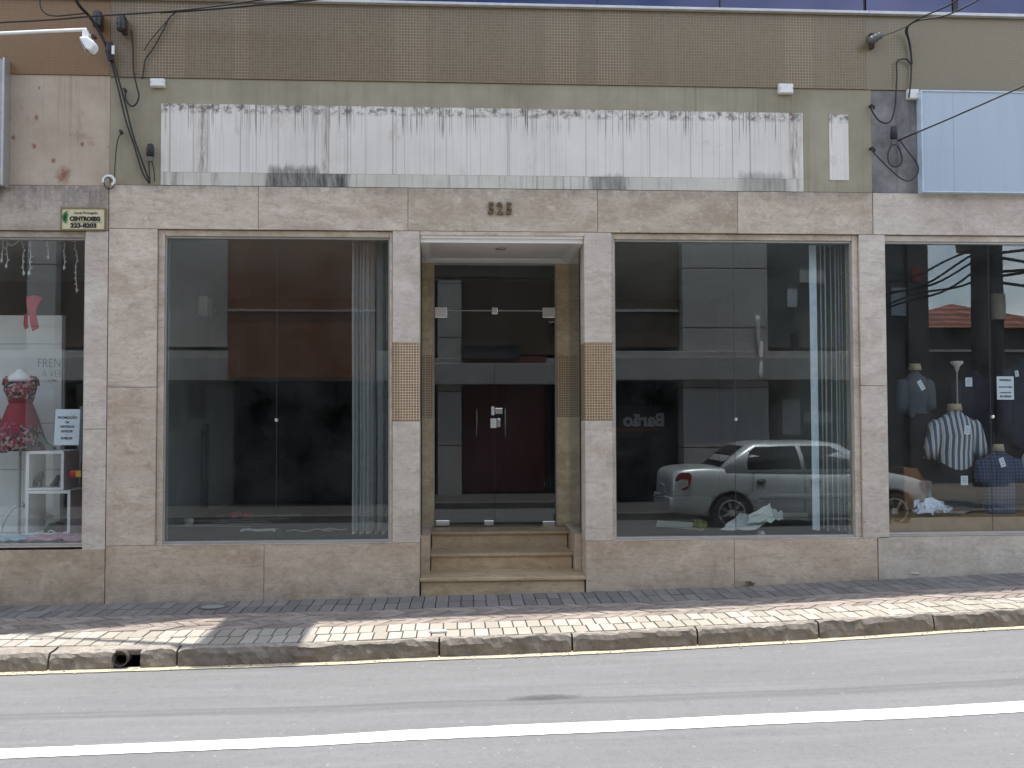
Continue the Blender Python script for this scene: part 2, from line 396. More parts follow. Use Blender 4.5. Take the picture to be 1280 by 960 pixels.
FARZ = -.22
def rz(x, y):
    k = min(1, max(0, (-4.3-y)/3.5)); k = k*k*(3-2*k)
    return (gz(x)-KH)*(1-k)+FARZ*k
def ribbon(xs, fa, fb, dz, ny=1, zf=None):
    b = B(); rows = []
    for x in xs:
        ya, yb = fa(x), fb(x)
        rows.append([b.bm.verts.new((x, ya+(yb-ya)*k/ny, (zf(x, ya+(yb-ya)*k/ny) if zf else gz(x))+dz)) for k in range(ny+1)])
    for r0, r1 in zip(rows, rows[1:]):
        for k in range(ny): b.bm.faces.new((r0[k], r0[k+1], r1[k+1], r1[k]))
    return b
XS = [-60, -30, -16, -9, -6, -5]+[-4.5+.25*i for i in range(45)]+[7, 8, 10, 13, 18, 30, 50, 70]
# asphalt
_x = [-4.5+.5*i for i in range(19)]; _s = [sum(v**k for v in _x) for k in range(5)]; _b = [sum(tyre_y(v)*v**k for v in _x) for k in range(3)]
TY = mathutils.Matrix(((_s[0], _s[1], _s[2]), (_s[1], _s[2], _s[3]), (_s[2], _s[3], _s[4]))).inverted() @ Vector(_b)
STAIN = ground_hit(680, 872, -KH)
m, nt, bs = newmat('asphalt'); t = NT(nt); A = t
c = t.mix(t.ramp(t.noise(1.1, 6, .6, t.vec(.35, 1.2, 1)), .3, .7), (.144, .143, .140), (.170, .169, .166))
c = t.mix(t.math('MULTIPLY', t.ramp(t.noise(70, 5, .8), .46, .66), .45), c, (.085, .085, .088))
c = t.mix(t.math('MULTIPLY', t.ramp(t.noise(24, 6, .8, t.vec(.8, .5, 1)), .50, .66), .40), c, (.095, .095, .097))
c = t.mix(t.math('MULTIPLY', t.ramp(t.noise(31, 3, .7, t.vec(1, .5, 1, (5, 1, 0))), .66, .70), .55), c, (.30, .30, .295))
c = t.mix(t.math('MULTIPLY', t.ramp(t.noise(6, 5, .75, t.vec(.6, 1.6, 1, (2, 7, 0))), .68, .72), .6), c, (.06, .06, .06))
c = t.mix(t.math('MULTIPLY', t.ramp(t.noise(3.5, 6, .7, t.vec(.25, 2.5, 1, (1, 8, 2))), .48, .70), .35), c, (.215, .215, .215))
XY = t.xyz()
def bandmask(off, wid, soft):                          # a streak rubbed along the wheel path, following the bend of the street
    yy = t.math('ADD', t.math('ADD', TY[0]+off, t.math('MULTIPLY', XY[0], TY[1])), t.math('MULTIPLY', t.math('MULTIPLY', XY[0], XY[0]), TY[2]))
    dd = t.math('ABSOLUTE', t.math('SUBTRACT', t.math('ADD', XY[1], t.math('MULTIPLY', t.math('SUBTRACT', t.noise(1.2, 3, .6, t.vec(1, .3, 1)), .5), .05)), yy))
    return t.ramp(dd, wid, wid+soft, 1, 0)
wear = t.math('MAXIMUM', bandmask(.03, .012, .03), t.math('MULTIPLY', bandmask(-.045, .02, .05), .8))
wear = t.math('MULTIPLY', wear, t.ramp(t.noise(1, 4, .6, t.vec(.7, 9, 1)), .25, .6, .35, 1))
c = t.mix(t.math('MULTIPLY', wear, .55), c, (.075, .075, .078))
c = t.mix(t.math('MULTIPLY', t.math('MULTIPLY', bandmask(.26, .03, .09), t.ramp(t.noise(1, 4, .6, t.vec(.9, 12, 1, (4, 4, 4))), .4, .7)), .35), c, (.09, .09, .092))
ex = t.math('DIVIDE', t.math('SUBTRACT', XY[0], STAIN[0]), .26); ey = t.math('DIVIDE', t.math('SUBTRACT', XY[1], STAIN[1]), .075)
er = t.math('ADD', t.math('ADD', t.math('MULTIPLY', ex, ex), t.math('MULTIPLY', ey, ey)), t.math('MULTIPLY', t.math('SUBTRACT', t.noise(9, 5, .7), .5), 1.6))
c = t.mix(t.math('MULTIPLY', t.ramp(er, .05, 1.0, 1, 0), .75), c, (.04, .038, .037))
c = t.mix(t.math('MULTIPLY', t.ramp(t.noise(220, 2, .6, t.vec(1, 1, 1, (3, 3, 3))), .66, .74), .5), c, (.33, .33, .33))
sp = t.ramp(t.noise(2.1, 7, .7, t.vec(.5, 2.2, 1, (9, 4, 0))), .70, .76)
c = t.mix(t.math('MULTIPLY', sp, .45), c, (.05, .05, .05))
t.L(c, bs.inputs['Base Color']); bs.inputs['Roughness'].default_value = .85
t.L(t.bump(t.noise(190, 4, .7), .5, .006), bs.inputs['Normal'])
ASPHALT = m
struct('road', ribbon(XS, lambda x: kerb_foot(x)+.06, lambda x: -8.35, 0, 28, rz), ASPHALT)
m, nt, bs = newmat('road_paint'); t = NT(nt)
c = t.mix(t.ramp(t.noise(22, 7, .8), .60, .68), (.78, .78, .77), (.34, .34, .335))
t.L(c, bs.inputs['Base Color']); bs.inputs['Roughness'].default_value = .7
from mathutils import noise as mnz
XF = [-60, -30, -16, -9]+[-6+.03*i for i in range(434)]+[8, 10, 13, 18, 30, 50, 70]
struct('lane_line', ribbon(XF, lambda x: line_top(x)+mnz.noise(Vector((x*8, 1, 0)))*.006+mnz.noise(Vector((x*31, 2, 0)))*.004, lambda x: line_bot(x)+mnz.noise(Vector((x*8, 5, 0)))*.006+mnz.noise(Vector((x*31, 6, 0)))*.004, -KH+.004), m)
m, nt, bs = newmat('gutter_paint'); t = NT(nt)
c = t.mix(t.ramp(t.noise(9, 6, .7), .40, .62), (.50, .42, .27), (.33, .29, .22))
t.L(c, bs.inputs['Base Color']); bs.inputs['Roughness'].default_value = .85
struct('gutter', ribbon(XF, lambda x: kerb_foot(x)+.03, lambda x: kerb_foot(x)-.09+mnz.noise(Vector((x*5, 1, 0)))*.014+mnz.noise(Vector((x*24, 2, 0)))*.008, -KH+.006), m)
# paving
def stones(polys, zfun, gap=.0075, h=.012, chamfer=.004):
    """each polygon (xy) becomes a stone; a random shade per stone"""
    b = B(); lay = b.bm.faces.layers.float.new('shade')
    for pts in polys:
        cx = sum(p[0] for p in pts)/len(pts); cy = sum(p[1] for p in pts)/len(pts)
        s = random.random(); dz = random.uniform(-.0025, .0025); tx, ty = random.uniform(-.012, .012), random.uniform(-.012, .012)
        def ins(p, g):
            d = Vector((p[0]-cx, p[1]-cy)); l = d.length
            return (cx+d.x*(l-g*1.414)/l, cy+d.y*(l-g*1.414)/l)
        top, mid, low = [], [], []
        for p in pts:
            q = ins(p, gap+chamfer); top.append(b.bm.verts.new((q[0], q[1], zfun(q[0])+dz+tx*(q[0]-cx)+ty*(q[1]-cy))))
            q = ins(p, gap); mid.append(b.bm.verts.new((q[0], q[1], zfun(q[0])-chamfer*.8+dz)))
            low.append(b.bm.verts.new((q[0], q[1], zfun(q[0])-h)))
        fs = [b.bm.faces.new(top)]
        n = len(top)
        for i in range(n):
            j = (i+1) % n
            fs.append(b.bm.faces.new((top[j], top[i], mid[i], mid[j]))); fs.append(b.bm.faces.new((mid[j], mid[i], low[i], low[j])))
        for f in fs: f[lay] = s
    return b
X0, X1 = -7.5, 11.5
def rows(y0, y1, nrow, w):
    out = []; y0f = y0 if callable(y0) else (lambda x: y0); y1f = y1 if callable(y1) else (lambda x: y1)
    for r in range(nrow):
        x = X0+random.uniform(0, .03)
        while x < X1:
            a = (lambda q: y0f(q)+(y1f(q)-y0f(q))*r/nrow); c_ = (lambda q: y0f(q)+(y1f(q)-y0f(q))*(r+1)/nrow)
            out.append([(x, a(x)), (x, c_(x)), (x+w, c_(x+w)), (x+w, a(x+w))]); x += w
    return out
YA, YB = (lambda x: -.58), (lambda x: -.58+.56*(kerb_back(x)+.58))
struct('paving_bed', ribbon(XS, lambda x: .5 if False else .01, lambda x: kerb_back(x)-.02, -.010), plain('joint_sand', (.035, .031, .028), .95, 0, .2, 30))
PAV_G = attr_mat('paver_grey', (.135, .126, .112), (.21, .198, .178))
PAV_P = attr_mat('paver_pink', (.205, .165, .135), (.325, .275, .23))
PAV_C = attr_mat('paver_cream', (.295, .265, .215), (.415, .38, .32), stain=(.24, .205, .165))
struct('paving_grey', stones(rows(-.004, YA, 2, .108), gz), PAV_G, recalc=False)
struct('paving_cream', stones(rows(YB, lambda x: kerb_back(x), 2, .106), gz), PAV_C, recalc=False)
# herringbone in the middle band: zigzag courses
polys = []
def midy(x, k): return YA(x)+(YB(x)-YA(x))*k
x = X0
W_, NR = .115, 4
for r in range(NR):
    x = X0
    sh = .12*(1 if r % 2 == 0 else -1)
    while x < X1:
        off = .0 if r % 2 == 0 else .12
        p = [(x+off, midy(x, r/NR)), (x+off+sh, midy(x, (r+1)/NR)), (x+off+sh+W_, midy(x, (r+1)/NR)), (x+off+W_, midy(x, r/NR))]
        polys.append(p); x += W_
struct('paving_pink', stones(polys, gz), PAV_P, recalc=False)

# kerb stones, rough hewn
m, nt, bs = newmat('kerb_granite'); t = NT(nt)
Z = t.xyz()[2]
c = t.mix(t.ramp(t.noise(5, 8, .7), .3, .7), (.24, .205, .16), (.40, .36, .305))
c = t.mix(t.math('MULTIPLY', t.ramp(t.noise(26, 6, .75), .45, .65), .6), c, (.15, .125, .10))
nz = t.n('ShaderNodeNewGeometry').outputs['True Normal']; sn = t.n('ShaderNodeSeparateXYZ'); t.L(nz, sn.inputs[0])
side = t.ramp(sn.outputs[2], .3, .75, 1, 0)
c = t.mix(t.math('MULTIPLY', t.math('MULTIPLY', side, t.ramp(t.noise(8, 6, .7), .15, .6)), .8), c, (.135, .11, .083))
t.L(c, bs.inputs['Base Color']); bs.inputs['Roughness'].default_value = .9
t.L(t.bump(t.noise(60, 6, .75), .7, .012), bs.inputs['Normal'])
KERBM = m
joints = [-40, -22, -12, -8.5, -6.4, ground_hit(62, 838, -KH).x, ground_hit(147, 834, -KH).x, ground_hit(176, 834, -KH).x, ground_hit(221, 834, -KH).x, ground_hit(549, 822, -KH).x,
          ground_hit(715, 815, -KH).x, ground_hit(870, 806, -KH).x, ground_hit(1020, 797, -KH).x, ground_hit(1168, 790, -KH).x, 6.2, 8, 9.8, 12, 18, 30, 60]
b = B()
from mathutils import noise as mn
for i, (a, c_) in enumerate(zip(joints, joints[1:])):
    if i == 6: continue                                             # gap where the drain pipe comes out
    L_ = c_-a; n = max(2, int(L_/.035)) if L_ < 4 else 12
    g = .007
    prof = [(0, -.006), (.35, .0), (.75, .0), (.90, -.012), (.99, -.04), (1.02, -.075), (1.03, -.11), (1.05, -.16)]
    rings = []
    dzs = random.uniform(-.012, .006)
    for k in range(n+1):
        x = a+g+(L_-2*g)*k/n; yb, yf = kerb_back(x), kerb_foot(x); r = []
        endd = .012 if k in (0, n) else 0
        for (u_, dz) in prof:
            y = yb+(yf-yb)*u_
            nn = mn.noise(Vector((x*7, y*9, dz*40)))*.013+mn.noise(Vector((x*22, y*25, dz*70)))*.010+mn.noise(Vector((x*55, y*60, dz*120)))*.005
            fr = 1 if u_ > .3 else .2
            r.append((x, y+nn*fr, gz(x)+dz+(dzs if u_ > .05 else 0)*.6+nn*fr*.9-endd*(u_ > .3)))
        r += [(x, yb+(yf-yb)*1.0, gz(x)-.25), (x, yb+.0, gz(x)-.25)]
        rings.append(r)
    b.loft(rings)
struct('kerb', b, KERBM, smooth=False)
rr = random.Random(5); b = B()
for k in range(420):                                    # sand and small stones washed against the kerb
    x = rr.uniform(-5.5, 7.5); y = kerb_foot(x)-abs(rr.gauss(0, .05))-.004; r_ = rr.choice((.004, .006, .008, .012)); z = gz(x)-KH+.006
    ring = [(x+r_*math.cos(a)*rr.uniform(.7, 1.2), y+r_*math.sin(a)*rr.uniform(.7, 1.2), z) for a in (0, 1.25, 2.5, 3.8, 5)]
    v = [b.bm.verts.new(p) for p in ring]; tp = b.bm.verts.new((x, y, z+r_*.8))
    for i in range(5): b.bm.faces.new((v[i], v[(i+1) % 5], tp))
tag(obj('gutter_grit', b, plain('grit', (.26, .23, .18), .9, 0, .5, 40)), 'sand and small stones washed against the foot of the kerb', 'grit', kind='stuff')
# far side of the street
FK = -8.35
struct('far_pavement', ribbon(XS, lambda x: FK-.14, lambda x: -10.7, FARZ+.13, 1, lambda x, y: 0), plain('far_paving', (.085, .08, .075), .85, 0, .25, 6))
b = B()
b.loft([[(x, FK+.01, FARZ-.15), (x, FK, FARZ+.12), (x, FK-.02, FARZ+.134), (x, FK-.15, FARZ+.134), (x, FK-.15, FARZ-.15)] for x in XS])
struct('far_kerb', b, plain('far_kerb_stone', (.13, .12, .11), .9, 0, .3, 8))
# earth everywhere, below all of it
b = B(); b.face([(-400, -400, -.42), (400, -400, -.42), (400, 400, -.42), (-400, 400, -.42)])
struct('ground', b, plain('earth', (.16, .14, .11), .95, 0, .2, .3))

# ------------------------------------------------------------------ the vacant shop (middle)
zL, zT, zP, zM = 3.293, 3.685, .480, 4.66            # lintel foot and top, plinth top, foot of the mosaic
xJ0, xJ1 = -3.058, 3.905                             # joints with the neighbours
CAPZ = [XZ(526, 2)[1], XZ(1280, 24)[1]]
zC = 5.36
shop = thing('shop_building', (.45, 0, 0), 'vacant shop with dark empty windows, recessed glass door and dripped white name board', 'building')
def slabs(xs, z0, z1, y0=0, y1=.06, gap=.0035):
    b = B()
    for a, c_ in zip(xs, xs[1:]): b.box(a+gap/2, c_-gap/2, y0, y1, z0+gap/2, z1-gap/2)
    return b
BV = .003
# lintel course of stone slabs
lx = [xJ0]+[XZ(a, 260)[0] for a in (323, 510, 747, 922)]+[xJ1]
obj('lintel', slabs(lx, zL, zT), TRAV, shop, bevel=BV)
obj('wall_core', B().box(xJ0+.001, xJ1-.001, .062, .30, zL+.03, zC-.05), JOINT, shop)
# plaster band, ghost of the old name board and its lower strip
obj('plaster_band', B().box(xJ0, XZ(1090, 180)[0], .012, .06, zT+.004, zM-.002), PLASTER_C, shop)
pb = B(); px = [XZ(201, 180)[0], XZ(1004, 180)[0]]
zb0, zb1 = XZ(600, 219)[1], XZ(600, 135)[1]
pb.box(px[0], px[1], .004, .011, zb0, zb1)
obj('painted_panel', pb, PAINT_W, shop)
obj('painted_strip', B().box(px[0], px[1], .003, .011, zT+.004, zb0-.002), PAINT_STRIP, shop)
obj('painted_patch', B().box(XZ(1037, 180)[0], XZ(1061, 180)[0], .005, .011, XZ(1048, 225)[1], XZ(1048, 143)[1]), PAINT_W, shop)
# soot on the ledge of the strip
def blotch(x0, x1, z0, z1, y, n=110, seed=1):
    rr = random.Random(seed); b = B(); pts = []
    for i in range(n+1): pts.append((x0+(x1-x0)*i/n, y, z0))
    top = []
    for i in range(n, -1, -1):
        e = min(1, 5*min(i, n-i)/n+.15)*(.55+.45*abs(math.sin(i*.13+1)))
        top.append((x0+(x1-x0)*i/n, y, z0+(z1-z0)*e*rr.uniform(.45, 1)))
    return b.prism(pts+top, (0, .0015, 0))
SOOT = plaster('soot', (.06, .058, .055), (.16, .155, .15), (.02, .02, .02), .6, scale=9)
obj('mosaic_band', B().box(xJ0, XZ(1082, 60)[0], 0, .06, zM, zC), MOSAIC_C, shop)
capb = B(); capb.prism([(xJ0, -.05, zC), (xJ0, -.05, zC+.025), (xJ0, .14, zC+.05), (xJ0, .14, zC)], (XZ(1084, 10)[0]-xJ0, 0, 0))
obj('parapet_cap', capb, CAPM, shop, bevel=.004)
# pillars
yB = .30
def pillar_block(x0, x1, cuts, mat, name='pillar', par=shop):
    b = B()
    for a, c_ in zip(cuts, cuts[1:]): b.box(x0+.001, x1-.001, 0, yB, a+.0018, c_-.0018)
    return obj(name, b, mat, par, bevel=BV)
zMo0, zMo1 = XZ(510, 526)[1], XZ(510, 428)[1]
p1x0, p1x1 = xJ0+.002, -2.632
pillar_block(p1x0, p1x1, [zP, XZ(160, 484)[1], zL], TRAV)
for (a, c_) in ((-.545, -.300), (1.197, 1.449)):
    pl = pillar_block(a, c_, [-.2 if False else zP, zMo0], TRAV_PILLAR)
    b = B(); b.box(a+.001, c_-.001, 0, yB, zMo1+.002, zL-.002); o = obj('pillar_head', b, TRAV_PILLAR, pl, bevel=BV)
    b = B(); b.box(a-.0, c_+.0, -.004, yB-.002, zMo0, zMo1); obj('mosaic_band', b, MOSAIC_P, pl)
pillar_block(3.770, 4.018, [XZ(1090, 673)[1], XZ(1090, 482)[1], zL], TRAV_PILLAR)
# plinths either side of the steps
gA = XZ(330, 700)[0]; gB = XZ(918, 700)[0]
obj('plinth', slabs([xJ0, gA, -.302], -.25, zP, 0, .30), TRAV_PLINTH, shop, bevel=BV)
obj('plinth', slabs([1.199, gB, xJ1-.002], -.25, zP, 0, .30), TRAV_PLINTH, shop, bevel=BV)
for (a, c_) in ((xJ0+.002, -.31), (1.21, xJ1-.01)): obj('plinth_core', B().box(a, c_, .02, .28, -.2, zP-.01), JOINT, shop)

GY = .080                                             # where the show glass stands
def window(par, x0, x1, z0, z1, splits, mats=(TRAV, ALU, GLASS), sill=True, clips=(), trims=(1, 1, 1)):
    """stone bead, aluminium channel, panes (split at given X); returns the window part"""
    tw = .055
    b = B()
    if trims[0]: b.box(x0, x0+tw*trims[0], .028, .20, z0+.001, z1-.001)
    if trims[2]: b.box(x1-tw*trims[2], x1, .028, .20, z0+.001, z1-.001)
    if trims[1]: b.box(x0+tw*trims[0]+.001, x1-tw*trims[2]-.001, .028, .20, z1-tw, z1-.001)
    w = obj('window', b, mats[0], par, bevel=.004)
    gx0, gx1, gz1 = x0+tw*trims[0], x1-tw*trims[2], z1-tw*trims[1]
    f = B(); fw = .017
    f.box(gx0, gx0+fw*.8, .05, .115, z0+.022, gz1-fw); f.box(gx1-fw*.8, gx1, .05, .115, z0+.022, gz1-fw)
    f.box(gx0, gx1, .048, .117, gz1-fw, gz1-.001); f.box(gx0, gx1, .048, .117, z0+.006, z0+.028)
    obj('frame', f, mats[1], w, bevel=.002)
    if sill: obj('sill', B().box(x0+.001, x1-.001, -.002, .16, z0-.0, z0+.008 if False else z0+.005), TRAV, w)
    xs = [gx0+.012]+list(splits)+[gx1-.012]
    for a, c_ in zip(xs, xs[1:]):
        obj('glass_pane', B().box(a+.0015, c_-.0015, GY-.004, GY+.004, z0+.03, gz1-.012), mats[2], w)
    for s_ in splits:                                 # the glazier's silicone line between two panes
        obj('pane_joint', B().box(s_-.0013, s_+.0013, GY-.005, GY+.005, z0+.036, gz1-fw), plain('silicone', (.05, .06, .058), .7), w)
    for (cx, cz) in clips:
        obj('glass_clip', B().lathe((cx, GY-.016, cz), [(.0, -.012), (.016, -.010), (.016, .010), (0, .012)], 12, 'y'), CHROME, w)
    return w
s1 = XZ(346, 480, GY)[0]
window(shop, p1x1+.002, -.547, zP, zL-.002, [s1], clips=[XZ(346, 525, GY)], trims=(1, 1, .42))
s2 = XZ(918, 480, GY)[0]
window(shop, 1.451, 3.768, zP, zL-.002, [s2], clips=[XZ(919, 524, GY)], trims=(.42, 1, 1))

# ---- entrance
DY = 1.25                                             # plane of the door
xi0, xi1 = -.289, 1.187                               # returns of show glass
xd0, xd1 = XZ(543, 500, DY)[0], XZ(694.5, 500, DY)[0]
zF = .478; zD1 = XZ(618, 388, DY)[1]; zTr = XZ(618, 331, DY)[1]
T2, T3 = .155, .315
def step(y0, y1, z0, z1, xa, xb):
    b = B(); b.box(xa+.01, xb-.01, y0+.02, y1, z0-.0, z1-.03)
    st = obj('step', b, STEP, shop)
    obj('tread', B().box(xa, xb, y0, y1+.02, z1-.028, z1), STEP, st, bevel=.004)
step(.0, .52, -.25, T2+.005, -.299, 1.196)
step(.47, .90, T2-.1, T3, -.218, 1.137)
step(.85, DY+.25, T3-.1, zF, -.218, 1.137)
obj('landing', B().box(-.28, 1.18, DY+.27, 3.0, .2, zF-.002), ROOMFLOOR, shop)
# low side walls under the glass returns
obj('side_plinth', B().box(-.30, -.219, .302, DY+.1, -.1, zP+.03), TRAV_PLINTH, shop, bevel=BV)
obj('side_plinth', B().box(1.138, 1.20, .302, DY+.1, -.1, zP+.03), TRAV_PLINTH, shop, bevel=BV)
obj('side_plinth', B().box(-.299, -.222, .004, .298, T2+.002, zP-.003), TRAV_PLINTH, shop) if False else None
for xs_ in (xi0, xi1):
    g = obj('side_glass', B().box(xs_-.004, xs_+.004, .305, DY-.006, zP+.034, zL-.085), GLASS_R, shop)
    obj('glass_rail', B().box(xs_-.012, xs_+.012, .302, DY-.004, zL-.084, zL-.06), ALU, g)
for (a, c_) in ((-.30, xd0-.012), (xd1+.012, 1.20)):
    jb = obj('jamb', B().box(a, c_, DY, DY+.2, zF, zMo0+.03), JAMB, shop, bevel=BV); obj('jamb_head', B().box(a, c_, DY, DY+.2, zMo1-.04, zL-.05), JAMB, jb, bevel=BV)
    obj('mosaic_band', B().box(a+.001, c_-.001, DY-.003, DY+.19, zMo0+.031, zMo1-.041), MOSAIC_P, jb)
# ceiling with its cove moulding
zc = 3.235
cl = obj('entrance_ceiling', B().box(-.295, 1.195, .02, DY+.02, zc, zc+.03), CEIL, shop)
b = B(); x0_, x1_, y0_, y1_ = -.296, 1.196, .048, DY+.0
pf = [(0, .0), (.075, .0), (.07, -.012), (.05, -.02), (.03, -.032), (.0, -.036)]
def mitre(x0, x1, y0, y1, prof, z):
    rs = []
    for (d, h) in prof: rs.append([(x0+d, y0+d, z+h), (x1-d, y0+d, z+h), (x1-d, y1-d, z+h), (x0+d, y1-d, z+h)])
    rs.append(rs[0])
    return rs
b.loft(mitre(x0_, x1_, y0_, y1_, pf, zc-.001), cap=False)
obj('cornice', b, CEIL, cl)
b = B(); b.lathe(M(0, 0, 0) if False else (.46, .55, zc-.004), [(.0, .002), (.055, .002), (.05, -.008), (.0, -.008)], 20)
obj('ceiling_lamp', b, ALU_DULL, cl)
obj('entrance_lintel', B().box(-.297, 1.197, .001, .045, zL-.035, zL-.0025), TRAV, shop)
# door: transom pane, two leaves, patch fittings, locks
dr = obj('door', B().box(xd0-.010, xd0, DY+.02, DY+.08, zF+.002, zL-.06).box(xd1, xd1+.010, DY+.02, DY+.08, zF+.002, zL-.06).box(xd0-.01, xd1+.01, DY+.021, DY+.079, zTr, zTr+.03), ALU, shop)
yd = DY+.05; xm = XZ(618, 500, yd)[0]
obj('transom_pane', B().box(xd0+.003, xd1-.003, yd-.005, yd+.005, zD1+.006, zTr-.002), GLASS_D, dr)
for (a, c_) in ((xd0+.004, xm-.002), (xm+.002, xd1-.004)):
    obj('door_leaf', B().box(a, c_, yd-.005, yd+.005, zF+.018, zD1-.004), GLASS_D, dr)
def patch(px0, py0, px1, py1, name='patch_fitting', mat=CHROME, th=.018):
    a = P(px0, py1, yd); c_ = P(px1, py0, yd)
    obj(name, B().box(a.x, c_.x, yd-th, yd+th, a.z, c_.z), mat, dr, bevel=.006)
patch(543.5, 384, 559, 397.5); patch(678, 384.5, 694, 397.5); patch(614.5, 384.5, 622, 393)
patch(544.5, 650, 562, 657.5); patch(678, 651, 694, 658)
patch(605, 650, 617, 657, 'floor_latch')
patch(614, 508, 618, 519, 'lock', WHITE_PL, .022); patch(618.6, 510, 628, 517.5, 'lock', CHROME)
patch(613, 523, 620.5, 535, 'lock', WHITE_PL, .024); patch(621, 523, 625.5, 534, 'lock', CHROME)
obj('door_seal', B().box(xm-.0018, xm+.0018, yd-.006, yd+.006, zF+.02, zD1-.006), BLACK, dr)
obj('leaf_gap', B().box(xd0+.005, xd1-.005, yd-.006, yd+.006, zD1-.003, zD1+.006), ALU, dr)

# ---- empty rooms behind
RZ = zF-.02; RT = zL-.01; RD = 5.2
for (a, c_) in ((xJ0+.06, -.302), (1.202, xJ1-.06)): obj('room_floor', B().box(a, c_, .305, RD, RZ-.15, RZ), ROOMFLOOR, shop)
obj('room_ceiling', B().box(xJ0+.05, xJ1-.05, .31, RD+.1, RT+.02, RT+.12), ROOMWALL, shop)
obj('room_wall', B().box(xJ0-.02, xJ0+.06, .21, RD, RZ-.2, RT+.02), ROOMWALL, shop)
obj('room_wall', B().box(xJ1-.06, xJ1+.02, .31, RD, RZ-.2, RT+.02), ROOMWALL, shop)
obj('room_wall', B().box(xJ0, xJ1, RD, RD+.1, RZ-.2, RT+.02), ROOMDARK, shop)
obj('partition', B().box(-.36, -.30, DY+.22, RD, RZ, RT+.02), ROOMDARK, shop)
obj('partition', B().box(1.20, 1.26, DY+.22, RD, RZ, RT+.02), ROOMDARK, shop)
obj('inner_door', B().box(-.28, 1.18, 3.02, 3.08, zF, RT), plain('maroon_panel', (.028, .008, .009), .4), shop)
obj('room_dado', B().box(xJ0+.06, -.37, RD-.25, RD-.01, RZ, RZ+.55), plain('dark_wood', (.03, .02, .014), .5), shop)
# the body of the building above and behind (closed, so no sun falls in)
UP = plain('upper_render', (.36, .34, .30), .85)
E82 = R(82.3); SUNX = .02
def up(zs_pts): pass
b = B()
prof = [(-14, 9.6), (-2.86, 9.6), (-1.80, 6.15), (-1.78, 8.3), (3.9, 7.4), (3.9, 5.46), (3.9, zC), (-14, zC)]
b.prism([(x, .12, z) for (x, z) in [(xJ0+.01, zC+.01), (3.9, zC+.01), (3.9, 7.2), (-.95, 8.45), (-1.0, 8.45), (-1.78, 6.1), (-2.86, 9.75), (xJ0+.01, 9.75)]], (0, .2, 0))  # unseen roofline, notched and stepped to shape its shadow on the paving
obj('upper_wall', b, UP, shop)
obj('flat_roof', B().box(xJ0+.02, xJ1-.02, .33, 8, zC-.3, zC-.1), UP, shop)
obj('rear_wall', B().box(xJ0+.02, xJ1-.02, 7.8, 8, -.3, zC-.31), UP, shop)
# glazing strip over the cap, up in the right corner of what one sees
gl = B(); gl.box(-.6, 3.88, .085, .115, zC+.06, 6.3)
ug = obj('upper_glazing', gl, GLASS_B, shop)
for px_ in (1095,):
    pass
for xx in (.2, 1.35, 2.5): obj('mullion', B().box(xx, xx+.012, .07, .084, zC+.06, 6.3), plain('mullion_dark', (.03, .03, .05), .4), ug)

# ------------------------------------------------------------------ the dress shop (left)
XA = -14.0
ls = thing('shop_building', (-5.2, 0, 0), 'left dress shop with brown mosaic, rust-stained pink plaster and festive window lights', 'building')
lxj = xJ0-.003
obj('lintel', slabs([XA, -7.5, -5.6, lxj], 3.272, zT-.012), TRAV_LEFT, ls, bevel=BV)
obj('wall_core', B().box(XA, lxj-.004, .062, .3, 3.3, zC-.05), JOINT, ls)
obj('plaster_band', B().box(XA, lxj, .012, .06, zT-.008, zM+.01), PLASTER_L, ls)
obj('mosaic_band', B().box(XA, lxj, 0, .06, zM+.012, zC), MOSAIC_L, ls)
capb = B(); capb.prism([(XA, -.05, zC), (XA, -.05, zC+.025), (XA, .14, zC+.05), (XA, .14, zC)], (lxj-XA, 0, 0)); obj('parapet_cap', capb, CAPM, ls)
lpx = XZ(104.6, 490)[0]
pillar_block(lpx, lxj, [XZ(115, 687.5)[1], XZ(115, 536.5)[1], 3.27], TRAV_PILLAR, par=ls)
zlp = XZ(60, 684)[1]
obj('plinth', slabs([XA, -6.8, -5.0, lxj], -.25, zlp-.022, 0, .3), TRAV_PLINTH, ls, bevel=BV)
window(ls, -6.6, lpx-.002, zlp, 3.270, [-5.2], mats=(TRAV_LEFT, ALU, GLASS_R), trims=(1, 1, .12))
obj('pillar', B().box(-8, -6.602, 0, .3, zlp-.02, 3.27), TRAV_PILLAR, ls)
obj('room_floor', B().box(-8, lxj-.08, .305, 3.4, zlp-.15, zlp+.02), WHITE, ls)
obj('room_ceiling', B().box(-8, lxj-.03, .31, 3.5, 3.29, 3.4), ROOMWALL, ls)
obj('room_wall', B().box(lxj-.08, lxj-.025, .21, 3.4, zlp-.2, 3.28), plain('oxblood_wall', (.10, .015, .02), .7), ls)
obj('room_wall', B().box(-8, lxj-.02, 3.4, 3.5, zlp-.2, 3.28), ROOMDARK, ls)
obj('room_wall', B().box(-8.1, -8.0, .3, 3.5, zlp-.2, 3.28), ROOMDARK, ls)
obj('upper_wall', B().box(XA, lxj-.004, .12, .32, zC+.01, 9.75), UP, ls)
obj('flat_roof', B().box(XA, lxj-.02, .33, 8, zC-.3, zC-.1), UP, ls)
obj('rear_wall', B().box(XA, lxj-.02, 7.8, 8, -.3, zC-.31), UP, ls)

